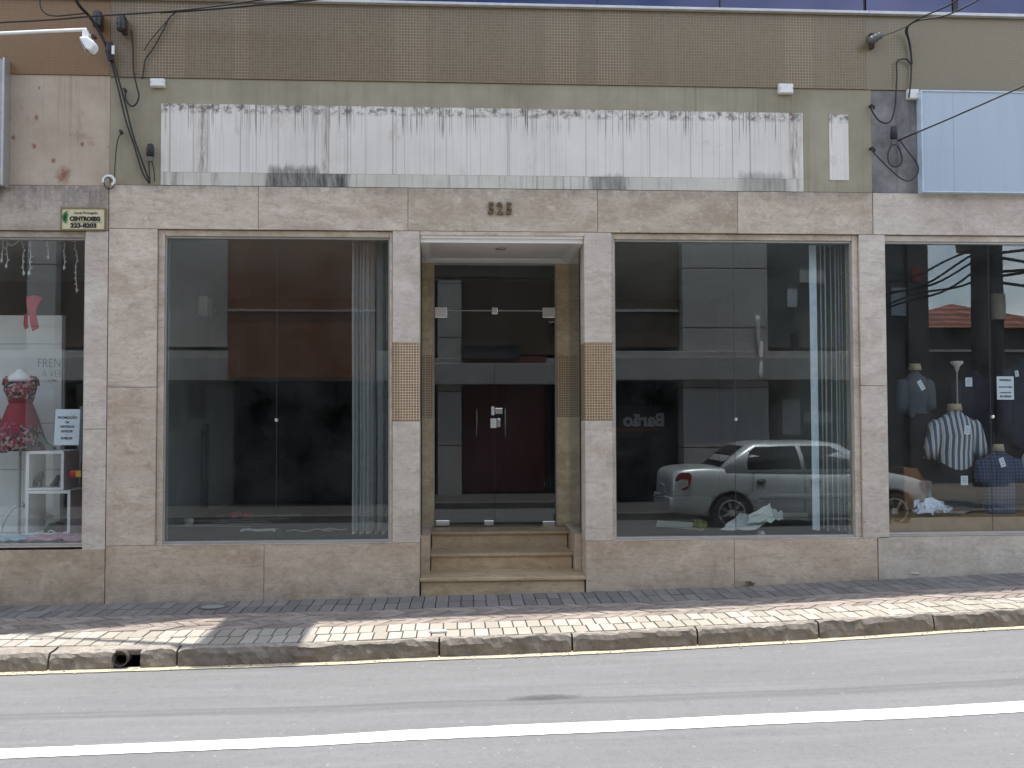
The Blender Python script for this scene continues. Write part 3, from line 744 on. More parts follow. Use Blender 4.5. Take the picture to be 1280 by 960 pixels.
# ------------------------------------------------------------------ the menswear shop (right)
XB = 16.0
rs = thing('shop_building', (6.5, 0, 0), 'right menswear shop with mannequins behind its glass under a pale blue board', 'building')
rxj = xJ1+.003
obj('lintel', slabs([rxj, 6.0, 8.2, XB], zL, zT), TRAV_PILLAR, rs, bevel=BV)
obj('wall_core', B().box(rxj+.004, XB, .062, .3, zL+.03, zC-.05), JOINT, rs)
xm0 = XZ(1082, 60)[0]+.002; xd = XZ(1090, 180)[0]
obj('mosaic_band', B().box(xm0, XB, .002, .06, zM-.002, zC-.004), MOSAIC_R, rs)
obj('plaster_band', B().box(xd+.002, XB, .014, .06, zT+.004, zM-.006), PLASTER_D, rs)
capb = B(); capb.prism([(xm0+.01, -.05, zC), (xm0+.01, -.05, zC+.025), (xm0+.01, .14, zC+.05), (xm0+.01, .14, zC)], (XB-xm0, 0, 0)); obj('parapet_cap', capb, CAPM, rs)
zrp = XZ(1180, 668)[1]
obj('plinth', slabs([rxj, 6.9, 9.5, XB], -.25, zrp-.014, 0, .3), TRAV_GREY, rs, bevel=BV)
obj('plinth_gap', B().box(rxj, 4.016, .01, .29, zrp-.02, XZ(1090, 673)[1]-.002), JOINT, rs)
wr = window(rs, 4.022, 7.4, zrp-.012, zL-.002, [XZ(1238, 500, GY)[0]], mats=(TRAV_PILLAR, ALU, GLASS_R), clips=[XZ(1239.5, 521, GY)], trims=(0, 1, 1))
obj('pillar', B().box(7.402, 8.2, 0, .3, zrp-.012, zL-.002), TRAV_PILLAR, rs)
zpf = XZ(1180, 647, .13)[1]
WOOD = plain('platform_wood', (.26, .15, .055), .45, 0, .25, 6)
obj('display_platform', B().box(4.03, 7.39, .13, 2.0, zrp, zpf), WOOD, rs, bevel=.004)
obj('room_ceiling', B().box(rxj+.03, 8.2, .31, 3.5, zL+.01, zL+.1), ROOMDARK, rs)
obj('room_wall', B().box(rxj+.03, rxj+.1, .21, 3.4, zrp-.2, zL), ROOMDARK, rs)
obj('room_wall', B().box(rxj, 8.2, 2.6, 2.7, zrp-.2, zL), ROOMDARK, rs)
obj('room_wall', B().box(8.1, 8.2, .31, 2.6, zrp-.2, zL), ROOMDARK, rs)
obj('upper_wall', B().box(xJ1+.005, XB, .12, .32, zC+.01, 7.0), UP, rs)
ug = obj('upper_glazing', B().box(xJ1+.006, XB, .085, .115, zC+.06, 6.3), GLASS_B, rs)
for xx in (4.75, 6.3): obj('mullion', B().box(xx, xx+.05, .07, .084, zC+.06, 6.3), BLACK, ug)
obj('flat_roof', B().box(xJ1+.02, XB, .33, 8, zC-.3, zC-.1), UP, rs)
obj('rear_wall', B().box(xJ1+.02, XB, 7.8, 8, -.3, zC-.31), UP, rs)
# blue board
x0b = XZ(1147, 180)[0]
sb = thing('shop_sign', (7, -.02, zT), 'blank pale blue light-box board above the menswear window', 'sign')
m, nt, bs = newmat('blue_board'); t = NT(nt)
c = t.mix(t.ramp(t.noise(.7, 3), .3, .7), (.37, .43, .49), (.40, .46, .52)); c = t.mix(t.math('MULTIPLY', t.ramp(t.noise(1, 6, .7, t.vec(7, 7, .7)), .5, .75), .22), c, (.22, .23, .22)); t.L(c, bs.inputs['Base Color']); bs.inputs['Roughness'].default_value = .25
zb_ = XZ(1200, 243)[1]; zt_ = XZ(1200, 117)[1]
xs_ = XZ(1187, 180)[0]
for (a, c_) in ((x0b+.012, xs_-.001), (xs_+.001, 6.45), (6.452, 8.2), (8.202, 10)): obj('board_face', B().box(a, c_, -.075, .010, zb_+.012, zt_-.012), m, sb)
obj('board_frame', B().box(x0b, x0b+.011, -.085, .010, zb_, zt_).box(x0b+.0115, 10, -.085, .010, zb_, zb_+.011).box(x0b+.0115, 10, -.085, .010, zt_-.011, zt_), plain('board_trim', (.50, .60, .68), .4), sb)
# board whose right edge shows at the left border
xe = XZ(5.5, 150, -.1)[0]
sb = thing('shop_sign', (-6, -.02, zT), 'grey edge of a sign board above the dress shop window', 'sign')
ze0, ze1 = XZ(3, 232, -.1)[1], XZ(3, 72, -.1)[1]
obj('board_face', B().box(-8.5, xe-.02, -.10, .010, ze0+.015, ze1-.015), plain('grey_board', (.36, .36, .37), .5), sb)
obj('board_frame', B().box(xe-.019, xe, -.112, .010, ze0, ze1), ALU, sb, bevel=.004)

# ------------------------------------------------------------------ across the street (seen in the shop glass)
OY = -10.6
opp = thing('shop_building', (0, OY, 0), 'shop house across the street with grey tiled piers, seen mirrored in the vacant windows', 'building')
def mx(px, py=480, Y=OY): return M(px, py, Y).x
def mz(py, px=640, Y=OY): return M(px, py, Y).z
TILEW = plain('grey_tile', (.50, .48, .45), .35, 0, .08, 1.5)
BROWNW = mosaic('brown_mosaic_wall', (.27, .115, .06), (.21, .09, .048), (.30, .16, .10), .03, .003, patch=(.24, .105, .055))
DARKBR = mosaic('dark_mosaic_wall', (.12, .085, .06), (.09, .065, .045), (.16, .12, .085), .03, .003, patch=(.06, .045, .03))
CONC = plain('fascia_concrete', (.40, .39, .37), .8, 0, .12, 3)
DKGLASS = plain('dark_shop_front', (.012, .013, .014), .12, 0, .2)
MAROON = plain('maroon_door', (.15, .028, .038), .4, 0, .15, 4)
zf0, zf1 = mz(476), mz(440)
zd = -.1
oxa, oxb = -16, mx(1062, 400)
def ob(name, px0, px1, z0, z1, y0, y1, mat, par=opp, bev=0):
    x0, x1 = (px0 if px0 < -20 or px0 is None else px0), px1
    return obj(name, B().box(x0, x1, y0, y1, z0, z1), mat, par, bevel=bev)
zU = 8.2
for (a, c_, mt) in ((oxa, mx(-60), DARKBR), (mx(-60), mx(108), DARKBR), (mx(108), mx(284), TILEW), (mx(284), mx(545), DARKBR), (mx(578), mx(850), DARKBR), (mx(955), oxb, plain('slate_wall', (.10, .105, .11), .7))):
    obj('upper_wall', B().box(a+.002, c_-.002, OY-.3, OY, zf1+.1, zU), mt, opp)
# string course that runs across the upper wall
obj('string_course', B().box(mx(700), mx(848), OY+.001, OY+.06, mz(389.5), mz(386.5)), TILEW, opp)
# tiled piers with dark joints
for (a, c_) in ((mx(40), mx(75)), (mx(545), mx(578)), (mx(850), mx(955))):
    b = B(); z = -.2
    while z < zU:
        b.box(a, c_, OY-.2, OY+.28, z+.012, min(z+1.18, zU)); z += 1.19
    pr = obj('pier', b, TILEW, opp, bevel=.006)
    obj('pier_core', B().box(a+.02, c_-.02, OY-.2, OY+.25, -.2, zU-.02), JOINT, pr)
# concrete fascia (marquee edge) with the shop fronts in its shade
obj('marquee', B().box(oxa, oxb, OY-.2, OY+.45, zf0, zf1-.12), CONC, opp, bevel=.01)
obj('marquee', B().box(oxa, oxb, OY-.2, OY+.30, zf1-.119, zf1), CONC, opp, bevel=.01)
for (a, c_, mt) in ((oxa, mx(40), DKGLASS), (mx(75), mx(545), DKGLASS), (mx(696), mx(848), DKGLASS)):
    obj('shop_front', B().box(a+.01, c_-.01, OY-.35, OY-.30, -.1, zf0-.002), mt, opp)
obj('shop_front', B().box(mx(955)+.01, oxb, OY-.3, OY-.05, -.1, zf0-.002), plain('greenish_front', (.07, .085, .075), .3), opp)
for (a, c_) in ((mx(579), mx(637)), (mx(638), mx(695))):
    dl = obj('street_door', B().box(a, c_, OY-.3, OY-.24, -.05, zf0-.004), MAROON, opp, bevel=.006)
hx = [mx(599.5), mx(640)]
for h in hx: obj('door_handle', B().tube([(h, OY-.2, mz(548)), (h, OY-.19, mz(530)), (h, OY-.2, mz(509))], .018), CHROME, opp)
obj('marquee_trim', B().box(mx(580), mx(695), OY+.301, OY+.33, zf1-.118, zf1+.05), plain('maroon_trim', (.16, .055, .06), .5), opp)
ac = obj('vent_box', B().box(mx(578), mx(658), OY+.001, OY+.4, mz(441), mz(419)), plain('vent_grey', (.06, .065, .065), .6), opp, bevel=.01)
obj('vent_grille', B().box(mx(584), mx(654), OY+.401, OY+.41, mz(427), mz(423)), BLACK, ac)
for px_ in (587, 612):
    p = M(px_, 450, OY+.36); obj('spot_lamp', B().lathe(p, [(0, -.02), (.035, -.02), (.05, .05), (0, .055)], 12), WHITE, opp)
ob_ = obj('brown_bay', B().box(M(285, 400, OY+.7).x, M(470, 400, OY+.7).x, OY, OY+.7, M(365, 472, OY+.7).z, M(365, 292, OY+.7).z), BROWNW, opp)
obj('bay_string', B().box(M(285, 400, OY+.7).x, M(470, 400, OY+.7).x, OY+.701, OY+.73, M(365, 389.5, OY+.7).z, M(365, 387, OY+.7).z), TILEW, ob_)
dp = B().tube(curve_pts([M(947, 395, OY+.33), M(948, 428, OY+.33), M(951, 431, OY+.33), M(951, 474, OY+.50)], 4), .045, 10)
obj('downpipe', dp, WHITE, opp, smooth=True)
obj('upper_roof', B().box(oxa, oxb, OY-7, OY-.31, zU-.3, zU), CONC, opp)
obj('side_wall', B().box(oxb-.2, oxb, OY-7, OY-.31, -.3, zU-.31), UP, opp)
obj('rear_wall', B().box(oxa, oxb-.21, OY-7, OY-6.8, -.3, zU-.31), UP, opp)
ebd = obj('eaves', B().box(oxa, oxb+.1, OY-.3, OY+.06, zU+.005, zU+.12), CONC, opp)
for (x0, x1, y0, y1, mt) in ((984, 996, 383, 360, plain('poster_pale', (.55, .60, .62), .6)), (989, 998, 440, 418, BLACK), (1000, 1030, 352, 336, TILEW)):
    obj('wall_fixture', B().box(mx(x0), mx(x1), OY+.001, OY+.08, mz(y0), mz(y1)), mt, opp)
for (x0, x1, y0, y1, mt) in ((978, 1000, 545, 500, plain('poster_white', (.42, .44, .42), .6)), (960, 972, 590, 498, BLACK), (1006, 1040, 530, 516, TILEW)):
    obj('shop_poster', B().box(mx(x0), mx(x1), OY-.049, OY-.02, mz(y0), mz(y1)), mt, opp)
obj('shop_front', B().box(mx(200), mx(290), OY-.299, OY-.1, -.1, zf0-.002), plain('grey_front', (.17, .18, .175), .7), opp)
for (x0, x1, y0, y1) in ((205, 222, 536, 481), (235, 243, 522, 481), (248, 256, 522, 481)):
    obj('front_slot', B().box(mx(x0), mx(x1), OY-.099, OY-.08, mz(y0), mz(y1)), BLACK, opp)
# name board of the restaurant: reads Barão from the street
bx1, bx0 = mx(834, 525), mx(700, 525)
sg = thing('shop_sign', (bx0, OY-.29, mz(525)), 'dark board with pale name and red underline, mirrored in the glass above the sedan', 'sign')
obj('board', B().box(mx(710), mx(846), OY-.295, OY-.255, mz(548), mz(508)), plain('board_black', (.012, .012, .012), .4), sg)
tz = mz(533)
obj('lettering', text_bm('Barão', .36, (bx1, OY-.24, tz), (-1, 0, 0), (0, 0, 1), .01, offset=.014), plain('letter_grey', (.65, .65, .65), .5), sg, recalc=False)
obj('underline', B().box(mx(758), mx(826), OY-.254, OY-.24, mz(540), mz(536.5)), plain('letter_red', (.30, .02, .02), .5), sg)

# house with a tiled hip roof further off
HYn, HYf = -24.0, -31.0
hs = thing('tiled_roof_house', (12, HYn, 0), 'low house with red tiled hip roof, mirrored in the menswear window', 'house')
ap = M(1188, 384, -27.5)
e0 = M(1108, 409, HYn); e1 = M(1292, 407, HYn)
m, nt, bs = newmat('roof_tiles'); t = NT(nt)
X = t.xyz()
wv = t.n('ShaderNodeTexWave'); wv.bands_direction = 'Y'; wv.inputs['Scale'].default_value = .42; wv.inputs['Distortion'].default_value = 1.2; t.L(t.tc, wv.inputs[0])
c = t.mix(t.ramp(t.noise(1.6, 7, .75), .38, .62), (.16, .05, .03), (.42, .16, .095)); c = t.mix(t.math('MULTIPLY', wv.outputs['Fac'], .75), c, (.05, .022, .018))
t.L(c, bs.inputs['Base Color']); bs.inputs['Roughness'].default_value = .85; t.L(t.bump(wv.outputs['Fac'], .6, .05), bs.inputs['Normal'])
b = B()
hz = e0.z
crn = [(e0.x, HYn, hz), (e1.x+2, HYn, hz), (e1.x+2, HYf, hz), (e0.x, HYf, hz)]
r0, r1 = (ap.x, -27.5, ap.z+.12), (ap.x+.06, -27.5, ap.z+.12)
b.face([crn[0], crn[1], r1, r0]); b.face([crn[1], crn[2], r1]); b.face([crn[2], crn[3], r0, r1]); b.face([crn[3], crn[0], r0]); b.face(crn)
obj('roof', b, m, hs)
wl = obj('wall', B().box(e0.x+.5, e1.x+1.5, HYf+.5, HYn-.5, -.42, hz-.02), plain('house_wall', (.10, .10, .095), .85, 0, .2, 2), hs)
for xx in (e0.x+1.4, e0.x+3.4): obj('window', B().box(xx, xx+1.0, HYn-.5, HYn-.44, 1.0, 2.2), DKGLASS, wl)
# tall dark building between
tb = thing('apartment_block', (9.5, -16, 0), 'narrow dark block with a red panel left of the tiled roof, mirrored in glass', 'building')
a = M(1136, 400, -16); c_ = M(1161, 400, -16)
obj('wall', B().box(a.x, c_.x, -22, -16, -.42, 9.5), plain('dark_block', (.055, .045, .045), .7), tb)
q0, q1 = M(1139, 352, -16), M(1150, 335, -16)
obj('red_panel', B().box(q0.x, q1.x, -15.99, -15.95, q0.z, q1.z), plain('red_panel', (.22, .02, .02), .5), tb)
obj('lower_wing', B().box(oxb+.15, a.x-.01, -19, -16.2, -.42, M(1120, 305, -16).z), plain('dark_wing', (.06, .065, .07), .8), tb)
q0, q1 = M(1113, 395, -16.2), M(1134, 360, -16.2)
obj('window', B().box(q0.x, q1.x, -16.19, -16.12, q0.z, q1.z), plain('pale_window', (.24, .30, .36), .2), tb)
gt = thing('garden_wall', (11, -20, 0), 'dark boundary wall below the tiled roof, mirrored in the menswear glass', 'wall')
obj('wall_face', B().box(c_.x+.1, 30, -20.2, -20, -.42, M(1200, 440, -20).z), plain('mossy_wall', (.05, .05, .045), .9, 0, .3, 2), gt)
obj('coping', B().box(c_.x+.1, 30, -20.25, -19.95, M(1200, 440, -20).z+.001, M(1200, 440, -20).z+.07), CONC, gt)
# poles with wires
PY = -8.75
def pole(px, w_, label, grp=None):
    p0 = M(px, 480, PY); g = gz(p0.x)
    pl = thing('utility_pole', (p0.x, PY, g), label, 'utility pole')
    obj('post', B().lathe((p0.x, PY, g), [(w_*1.15, 0), (w_*.8, 8.4), (0, 8.42)], 14), plain('pole_concrete', (.055, .05, .05), .85, 0, .2, 3), pl, smooth=False)
    return pl, p0.x
pl, pxx = pole(1228, .17, 'thick dark pole with transformer mirrored in the menswear glass')
obj('transformer', B().lathe((pxx+.15, PY-.5, 4.75), [(0, 0), (.3, 0), (.32, .1), (.32, .8), (.28, .9), (0, .92)], 16), plain('transformer_grey', (.20, .20, .19), .6), pl)
obj('crossarm', B().box(pxx-1.0, pxx+1.0, PY+.2, PY+.32, 4.95, 5.05), plain('crossarm', (.10, .08, .06), .8), pl)
pl2, px2 = pole(1247, .13, 'slimmer dark pole with a pale band mirrored in the menswear glass')
z0, z1 = M(1247, 400, PY).z, M(1247, 368, PY).z
obj('pale_band', B().lathe((px2, PY, z0), [(.165, 0), (.16, z1-z0)], 14), plain('poster_paper', (.52, .48, .38), .8), pl2)
for i, (za, zb, sag) in enumerate(((4.7, 4.2, .12), (4.6, 3.95, .18), (4.45, 3.85, .10), (4.3, 3.7, .2), (4.15, 3.75, .05))):
    pts = []
    for k in range(13):
        u_ = k/12; pts.append((pxx-.1+(oxb-.05-pxx+.1)*u_, PY+.1-i*.04+(OY+.1-PY)*u_, za+(zb-za)*u_-sag*4*u_*(1-u_)+.05*math.sin(u_*9+i)))
    solo('power_cable', B().tube(pts, .022, 5), CABLE, 'dark street cable strung from the thick pole to the wall, mirrored in the glass', 'cable', 'street cables at the poles', loc=pts[0])
    pts = [(pxx+.1+k/16*14, PY+.1-i*.05, za-.1+.5*k/16-sag*2*(k/16)*(1-k/16)+.10*math.sin(k*1.9+i*2)*(1-k/16)) for k in range(17)]
    solo('power_cable', B().tube(pts, .03, 5), CABLE, 'dark street cable leaving the thick pole away from the wall, mirrored in glass', 'cable', 'street cables at the poles', loc=pts[0])

# ---- the silver sedan
CX, CY = 3.46, -7.3                                  # rear end, centre line
cz = FARZ+.003
car = thing('parked_car', (CX, CY, cz), 'silver four-door sedan parked across the street, mirrored in the vacant window', 'car')
CYAW = R(1.5)
m, nt, bs = newmat('silver_paint'); bs.inputs['Base Color'].default_value = (.70, .745, .755, 1); bs.inputs['Metallic'].default_value = .3; bs.inputs['Roughness'].default_value = .32
bs.inputs['Coat Weight'].default_value = .5; bs.inputs['Coat Roughness'].default_value = .05; SILVER = m
CGLASS = plain('car_glass', (.012, .013, .014), .06); TYRE = plain('tyre', (.02, .02, .02), .8); RIM = plain('alloy', (.85, .85, .85), .35, .0)
RED = plain('lamp_red', (.35, .012, .012), .12, 0, .05, coat=.5); LCLEAR = plain('lamp_clear', (.62, .58, .58), .1)
def body_ring(x, w_, zb, zd_, wt):
    zm = zb+(zd_-zb)*.55
    half = [(0, zb), (w_*.80, zb), (w_*.97, zb+.06), (w_, zb+.2), (w_*1.0, zm), (w_*.985, zm+(zd_-zm)*.55), (wt, zd_-.012), (wt*.92, zd_), (0, zd_+.018)]
    return [(x, y, z) for y, z in half]+[(x, -y, z) for y, z in half[-2:0:-1]]
st = [(.02, .60, .36, .78), (.05, .72, .27, .93), (.14, .78, .23, 1.00), (.45, .81, .21, 1.03), (.75, .825, .20, 1.03), (1.2, .835, .19, .985), (1.7, .84, .19, .955), (2.4, .84, .19, .94), (3.0, .835, .19, .945), (3.3, .825, .20, .93), (3.7, .80, .21, .86), (3.95, .745, .23, .77), (4.08, .66, .27, .68), (4.15, .52, .33, .58)]
b = B(); b.loft([body_ring(x, w_, zb, z, w_*.90) for (x, w_, zb, z) in st])
body = obj('body', b, SILVER, car, smooth=True, local=True, sub=2)
WX = [.93, 3.42]
# wheel arches are cut out of the body
bpy.context.view_layer.update()
cut = B()
for wx in WX:
    for s_ in (-1, 1): cut.lathe((wx, s_*.80, .30), [(0, -.22), (.345, -.22), (.345, .25), (0, .25)], 32, 'y')
co = obj('arch_cutter', cut, BLACK, None)
co.parent = car; bpy.context.view_layer.update()
md = body.modifiers.new('arch', 'BOOLEAN'); md.object = co; md.operation = 'DIFFERENCE'; md.solver = 'EXACT'
bpy.context.view_layer.update()
nm = bpy.data.meshes.new_from_object(body.evaluated_get(bpy.context.evaluated_depsgraph_get()))
body.modifiers.clear(); body.data = nm
bpy.data.objects.remove(co)
for p_ in nm.polygons: p_.use_smooth = True
nm.materials.clear(); nm.materials.append(SILVER)
# cabin
def cab_ring(z, x0, x1, hw, r=.16, n=5):
    pts = []
    for (cx_, cy_, a0) in ((x1-r, hw-r, 0), (x0+r, hw-r, 90), (x0+r, -hw+r, 180), (x1-r, -hw+r, 270)):
        for k in range(n+1):
            a = R(a0+90*k/n); pts.append((cx_+r*math.cos(a), cy_+r*math.sin(a), z))
    return pts
c0, c1, c2 = (.93, .70, 3.24, .775), (1.20, .97, 2.96, .685), (1.405, 1.27, 2.62, .575)
b = B(); b.loft([cab_ring(*c0), cab_ring(*c1), cab_ring(c2[0]-.02, 1.22, 2.69, .60), cab_ring(*c2), cab_ring(1.435, 1.42, 2.45, .45), cab_ring(1.44, 1.65, 2.2, .25, .1)])
obj('cabin', b, SILVER, car, smooth=True, local=True)
def cw(z):                                            # cabin side at height z
    if z < c1[0]: u_ = (z-c0[0])/(c1[0]-c0[0]); a, c_ = c0, c1
    else: u_ = (z-c1[0])/(c2[0]-.02-c1[0]); a, c_ = c1, (0, 1.22, 2.69, .60)
    return a[3]+(c_[3]-a[3])*u_, a[1]+(c_[1]-a[1])*u_, a[2]+(c_[2]-a[2])*u_
def side_window(pts, s_):
    b = B(); q = []
    for (x, z) in pts:
        for zz in (z,): q.append((x, s_*(cw(z)[0]-.006), z))
    b.prism(q, (0, s_*.012, 0)); return b
WR = [(1.20, .985), (1.20, 1.10), (1.25, 1.27), (1.34, 1.35), (1.97, 1.365), (2.00, 1.21), (2.02, .985)]
WF = [(2.09, .985), (2.07, 1.21), (2.04, 1.365), (2.50, 1.355), (2.68, 1.24), (2.93, 1.03), (2.93, .985)]
for s_ in (-1, 1):
    for W in (WR, WF): obj('side_window', side_window(W, s_), CGLASS, car, local=True)
def end_window(front):
    b = B(); q = []
    for z, k in ((.975, .84), (1.22, .84), (1.365, .80)):
        hw, xr, xf = cw(z); x = xf+.004 if front else xr-.004
        q.append((x, hw*k, z))
    pts = q+[(x, -y, z) for (x, y, z) in q[::-1]]
    for i in range(2): b.face([q[i], q[i+1], (q[i+1][0], -q[i+1][1], q[i+1][2]), (q[i][0], -q[i][1], q[i][2])])
    return b
obj('windscreen', end_window(True), CGLASS, car, local=True); obj('rear_window', end_window(False), CGLASS, car, local=True)
for s_ in (-1, 1):
    for (dx0, dx1) in ((1.22, 2.05), (2.05, 3.0)):
        hd = obj('door_handle', B().lathe((dx0+.16, s_*.832, .80), [(0, -.012), (.05, -.012), (.045, .012), (0, .014)], 14, 'y', sx=1.5), plain('handle_dark', (.10, .105, .11), .4), car, local=True, smooth=True)
    obj('door_seam', B().tube([(2.05, s_*.833, .92), (2.045, s_*.843, .6), (2.045, s_*.838, .3)], .005, 5), BLACK, car, local=True)
    obj('door_seam', B().tube([(1.27, s_*.828, .92), (1.24, s_*.842, .65)], .005, 5), BLACK, car, local=True)
    obj('side_moulding', B().box(1.33, 2.98, s_*.842-.008, s_*.842+.008, .53, .58), SILVER, car, local=True, bevel=.004)
    # tail lamp wraps round the corner
    def lens(x0, x1, z0, z1, sk, n=20, out=.012):
        pts = []
        for k in range(n):
            an = 2*math.pi*k/n; cu, su = math.cos(an), math.sin(an)
            u_ = abs(cu)**.7*(1 if cu > 0 else -1); v_ = abs(su)**.7*(1 if su > 0 else -1)
            z = (z0+z1)/2+(z1-z0)/2*v_; x = (x0+x1)/2+(x1-x0)/2*u_+sk*v_
            y = .62+.20*min(1, max(0, (x-.03)/.30))**.5
            pts.append((x, s_*(y-.03), z))
        return [(p[0], p[1]+s_*(.03+out), p[2]) for p in pts], pts
    fr_, bk_ = lens(.09, .31, .66, .955, .035)
    tl = obj('tail_lamp', B().loft([bk_, fr_]), RED, car, local=True)
    fr_, bk_ = lens(.13, .275, .71, .845, .01, out=.018)
    obj('clear_lens', B().loft([bk_, fr_]), LCLEAR, tl, local=True)
    b = B(); b.loft([[(3.86, s_*.76, z), (3.98, s_*.735, z), (4.09, s_*.62, z), (4.10, s_*.45, z), (4.0, s_*.45, z), (3.85, s_*.68, z)] for z in (.60, .68, .76)])
    obj('headlamp', b, LCLEAR, car, local=True)
    obj('wing_mirror', B().lathe((2.84, s_*.90, 1.0), [(0, -.09), (.07, -.06), (.085, .0), (.06, .07), (0, .09)], 12, 'y', sx=.7), SILVER, car, local=True, smooth=True)
obj('plate', B().box(-.0, .028, -.2, .2, .60, .72), plain('plate_grey', (.45, .45, .44), .5), car, local=True)
obj('rear_bumper', B().loft([[(x, y, z) for y, z in ((-.70, .30), (-.72, .42), (-.70, .54), (.70, .54), (.72, .42), (.70, .30))] for x in (.0, .08)]), SILVER, car, local=True, bevel=.02)
for wx in WX:
    for s_ in (-1, 1):
        wh = obj('wheel', B().lathe((wx, s_*.735, .295), [(.19, -.085), (.27, -.085), (.295, -.06), (.295, .06), (.27, .085), (.19, .085)], 32, 'y'), TYRE, car, local=True, smooth=True)
        yy = .735*s_-0
        b = B(); oy = s_*.82-.0
        b.lathe((wx, s_*.735, .295), [(.195, .05), (.205, .088), (.195, .09), (.18, .06)] if s_ < 0 else [(.195, -.05), (.205, -.088), (.195, -.09), (.18, -.06)], 28, 'y')
        obj('rim', b, RIM, wh, local=True)
        obj('wheel_disc', B().lathe((wx, s_*.76, .295), [(0, -.01), (.19, -.01), (.19, .01), (0, .01)], 28, 'y'), BLACK, wh, local=True)
        b = B()
        for k in range(7):
            a = 2*math.pi*k/7; e1 = Vector((math.cos(a), 0, math.sin(a))); e2 = Vector((-math.sin(a), 0, math.cos(a)))
            b.obox(Vector((wx, s_*.805, .295))+e1*.115, e1, e2, (0, 1, 0), .19, .052, .03)
        b.lathe((wx, s_*.81, .295), [(0, -.02), (.05, -.02), (.05, .02), (0, .02)], 14, 'y')
        obj('spokes', b, RIM, wh, local=True)
car.rotation_euler = (0, -R(.3), CYAW); car.scale = (1.05, 1, .98)

# ------------------------------------------------------------------ things on the facade
# house number
hn = thing('house_number', (XZ(627, 261)[0], -.02, XZ(627, 261)[1]), 'bronze house number 525 on the lintel over the recessed door', 'number')
BRONZE = plain('old_bronze', (.17, .115, .055), .45, .5, .25, 40)
zb = XZ(627, 268)[1]; hgt = (XZ(627, 253.5)[1]-zb)
for ch, px0 in (('5', 609.5), ('2', 620.5), ('5', 631.8)):
    tb_ = text_bm(ch, hgt/.70*1.0, (XZ(px0, 261)[0], -.014, zb), (1, 0, 0), (0, 0, 1), .022, offset=.004, sx=.84)
    # swelling serifs of the cast digits
    x0_ = XZ(px0, 261)[0]
    obj('digit', tb_, BRONZE, hn, recalc=False)
# security company plate
a = P(76, 288, -.01); c_ = P(132.5, 260, -.01)
sp = thing('wall_sign', (a.x, -.005, a.z), 'pale yellow company plate with green emblem and telephone number', 'sign')
PLY = plain('plate_yellow', (.60, .54, .33), .5, 0, .06); GREEN = plain('emblem_green', (.03, .17, .06), .5); INK = plain('ink', (.012, .012, .012), .6)
obj('plate', B().box(a.x+.012, c_.x-.012, -.016, -.001, a.z+.012, c_.z-.012), PLY, sp)
obj('frame', B().box(a.x, c_.x, -.022, -.0005, a.z, a.z+.0115).box(a.x, c_.x, -.022, -.0005, c_.z-.0115, c_.z).box(a.x, a.x+.0115, -.0215, -.0006, a.z+.0115, c_.z-.0115).box(c_.x-.0115, c_.x, -.0215, -.0006, a.z+.0115, c_.z-.0115), plain('frame_brown', (.20, .165, .08), .5), sp)
W_ = c_.x-a.x; H_ = c_.z-a.z
def put(txt, fx, fz, size, mat, off=0, sx=1, name='lettering', par=sp, aa=a, Y=-.018):
    return obj(name, text_bm(txt, size, (aa.x+W_*fx, Y, aa.z+H_*fz), (1, 0, 0), (0, 0, 1), .002, offset=off, sx=sx), mat, par, recalc=False)
put('Local Protegido', .30, .72, .032, INK, 0, 1.0)
put('CENTROSEG', .20, .43, .050, INK, .0032, .93)
put('223-8203', .22, .13, .053, INK, .003, 1.12)
obj('underline', B().box(a.x+W_*.24, a.x+W_*.92, -.0185, -.0165, a.z+H_*.355, a.z+H_*.37), INK, sp)
b = B()
for k, (r0, sh) in enumerate(((.058, 0), (.043, .016), (.029, .03))):      # a swirl of three green crescents
    pts = []
    for i in range(15):
        an = R(95+160*i/14); pts.append((a.x+W_*.165+r0*math.cos(an)*.85, -.0185, a.z+H_*.56+r0*math.sin(an)))
    for i in range(14, -1, -1):
        an = R(95+160*i/14); q = r0-.016*math.sin(math.pi*i/14)-.001; pts.append((a.x+W_*.17+q*math.cos(an)*.85+.004, -.0185, a.z+H_*.56+q*math.sin(an)))
    b.prism(pts, (0, .002, 0))
obj('emblem', b, GREEN, sp)

# junction boxes
def jbox(px0, py0, px1, py1, label):
    a = P(px0, py1, -.02); c_ = P(px1, py0, -.02)
    t_ = thing('junction_box', ((a.x+c_.x)/2, 0, a.z), label, 'junction box', 'white junction boxes on the wall')
    obj('box_body', B().box(a.x, c_.x, -.035, .011, a.z, c_.z), WHITE_PL, t_, bevel=.006)
    obj('box_lid', B().box(a.x+.006, c_.x-.006, -.042, -.0355, a.z+.006, c_.z-.006), WHITE_PL, t_, bevel=.003)
    for x in (a.x+.014, c_.x-.014): obj('screw', B().lathe((x, -.043, (a.z+c_.z)/2), [(0, -.002), (.005, -.002), (.005, .002), (0, .002)], 8, 'y'), ALU_DULL, t_)
jbox(188, 98.5, 206, 108.5, 'white box left of the dripped name board, just under brown mosaic')
jbox(973, 105, 991, 117, 'white box above the right end of the dripped board')
jbox(1134, 112, 1148, 124, 'white box at the top corner of the pale blue board')

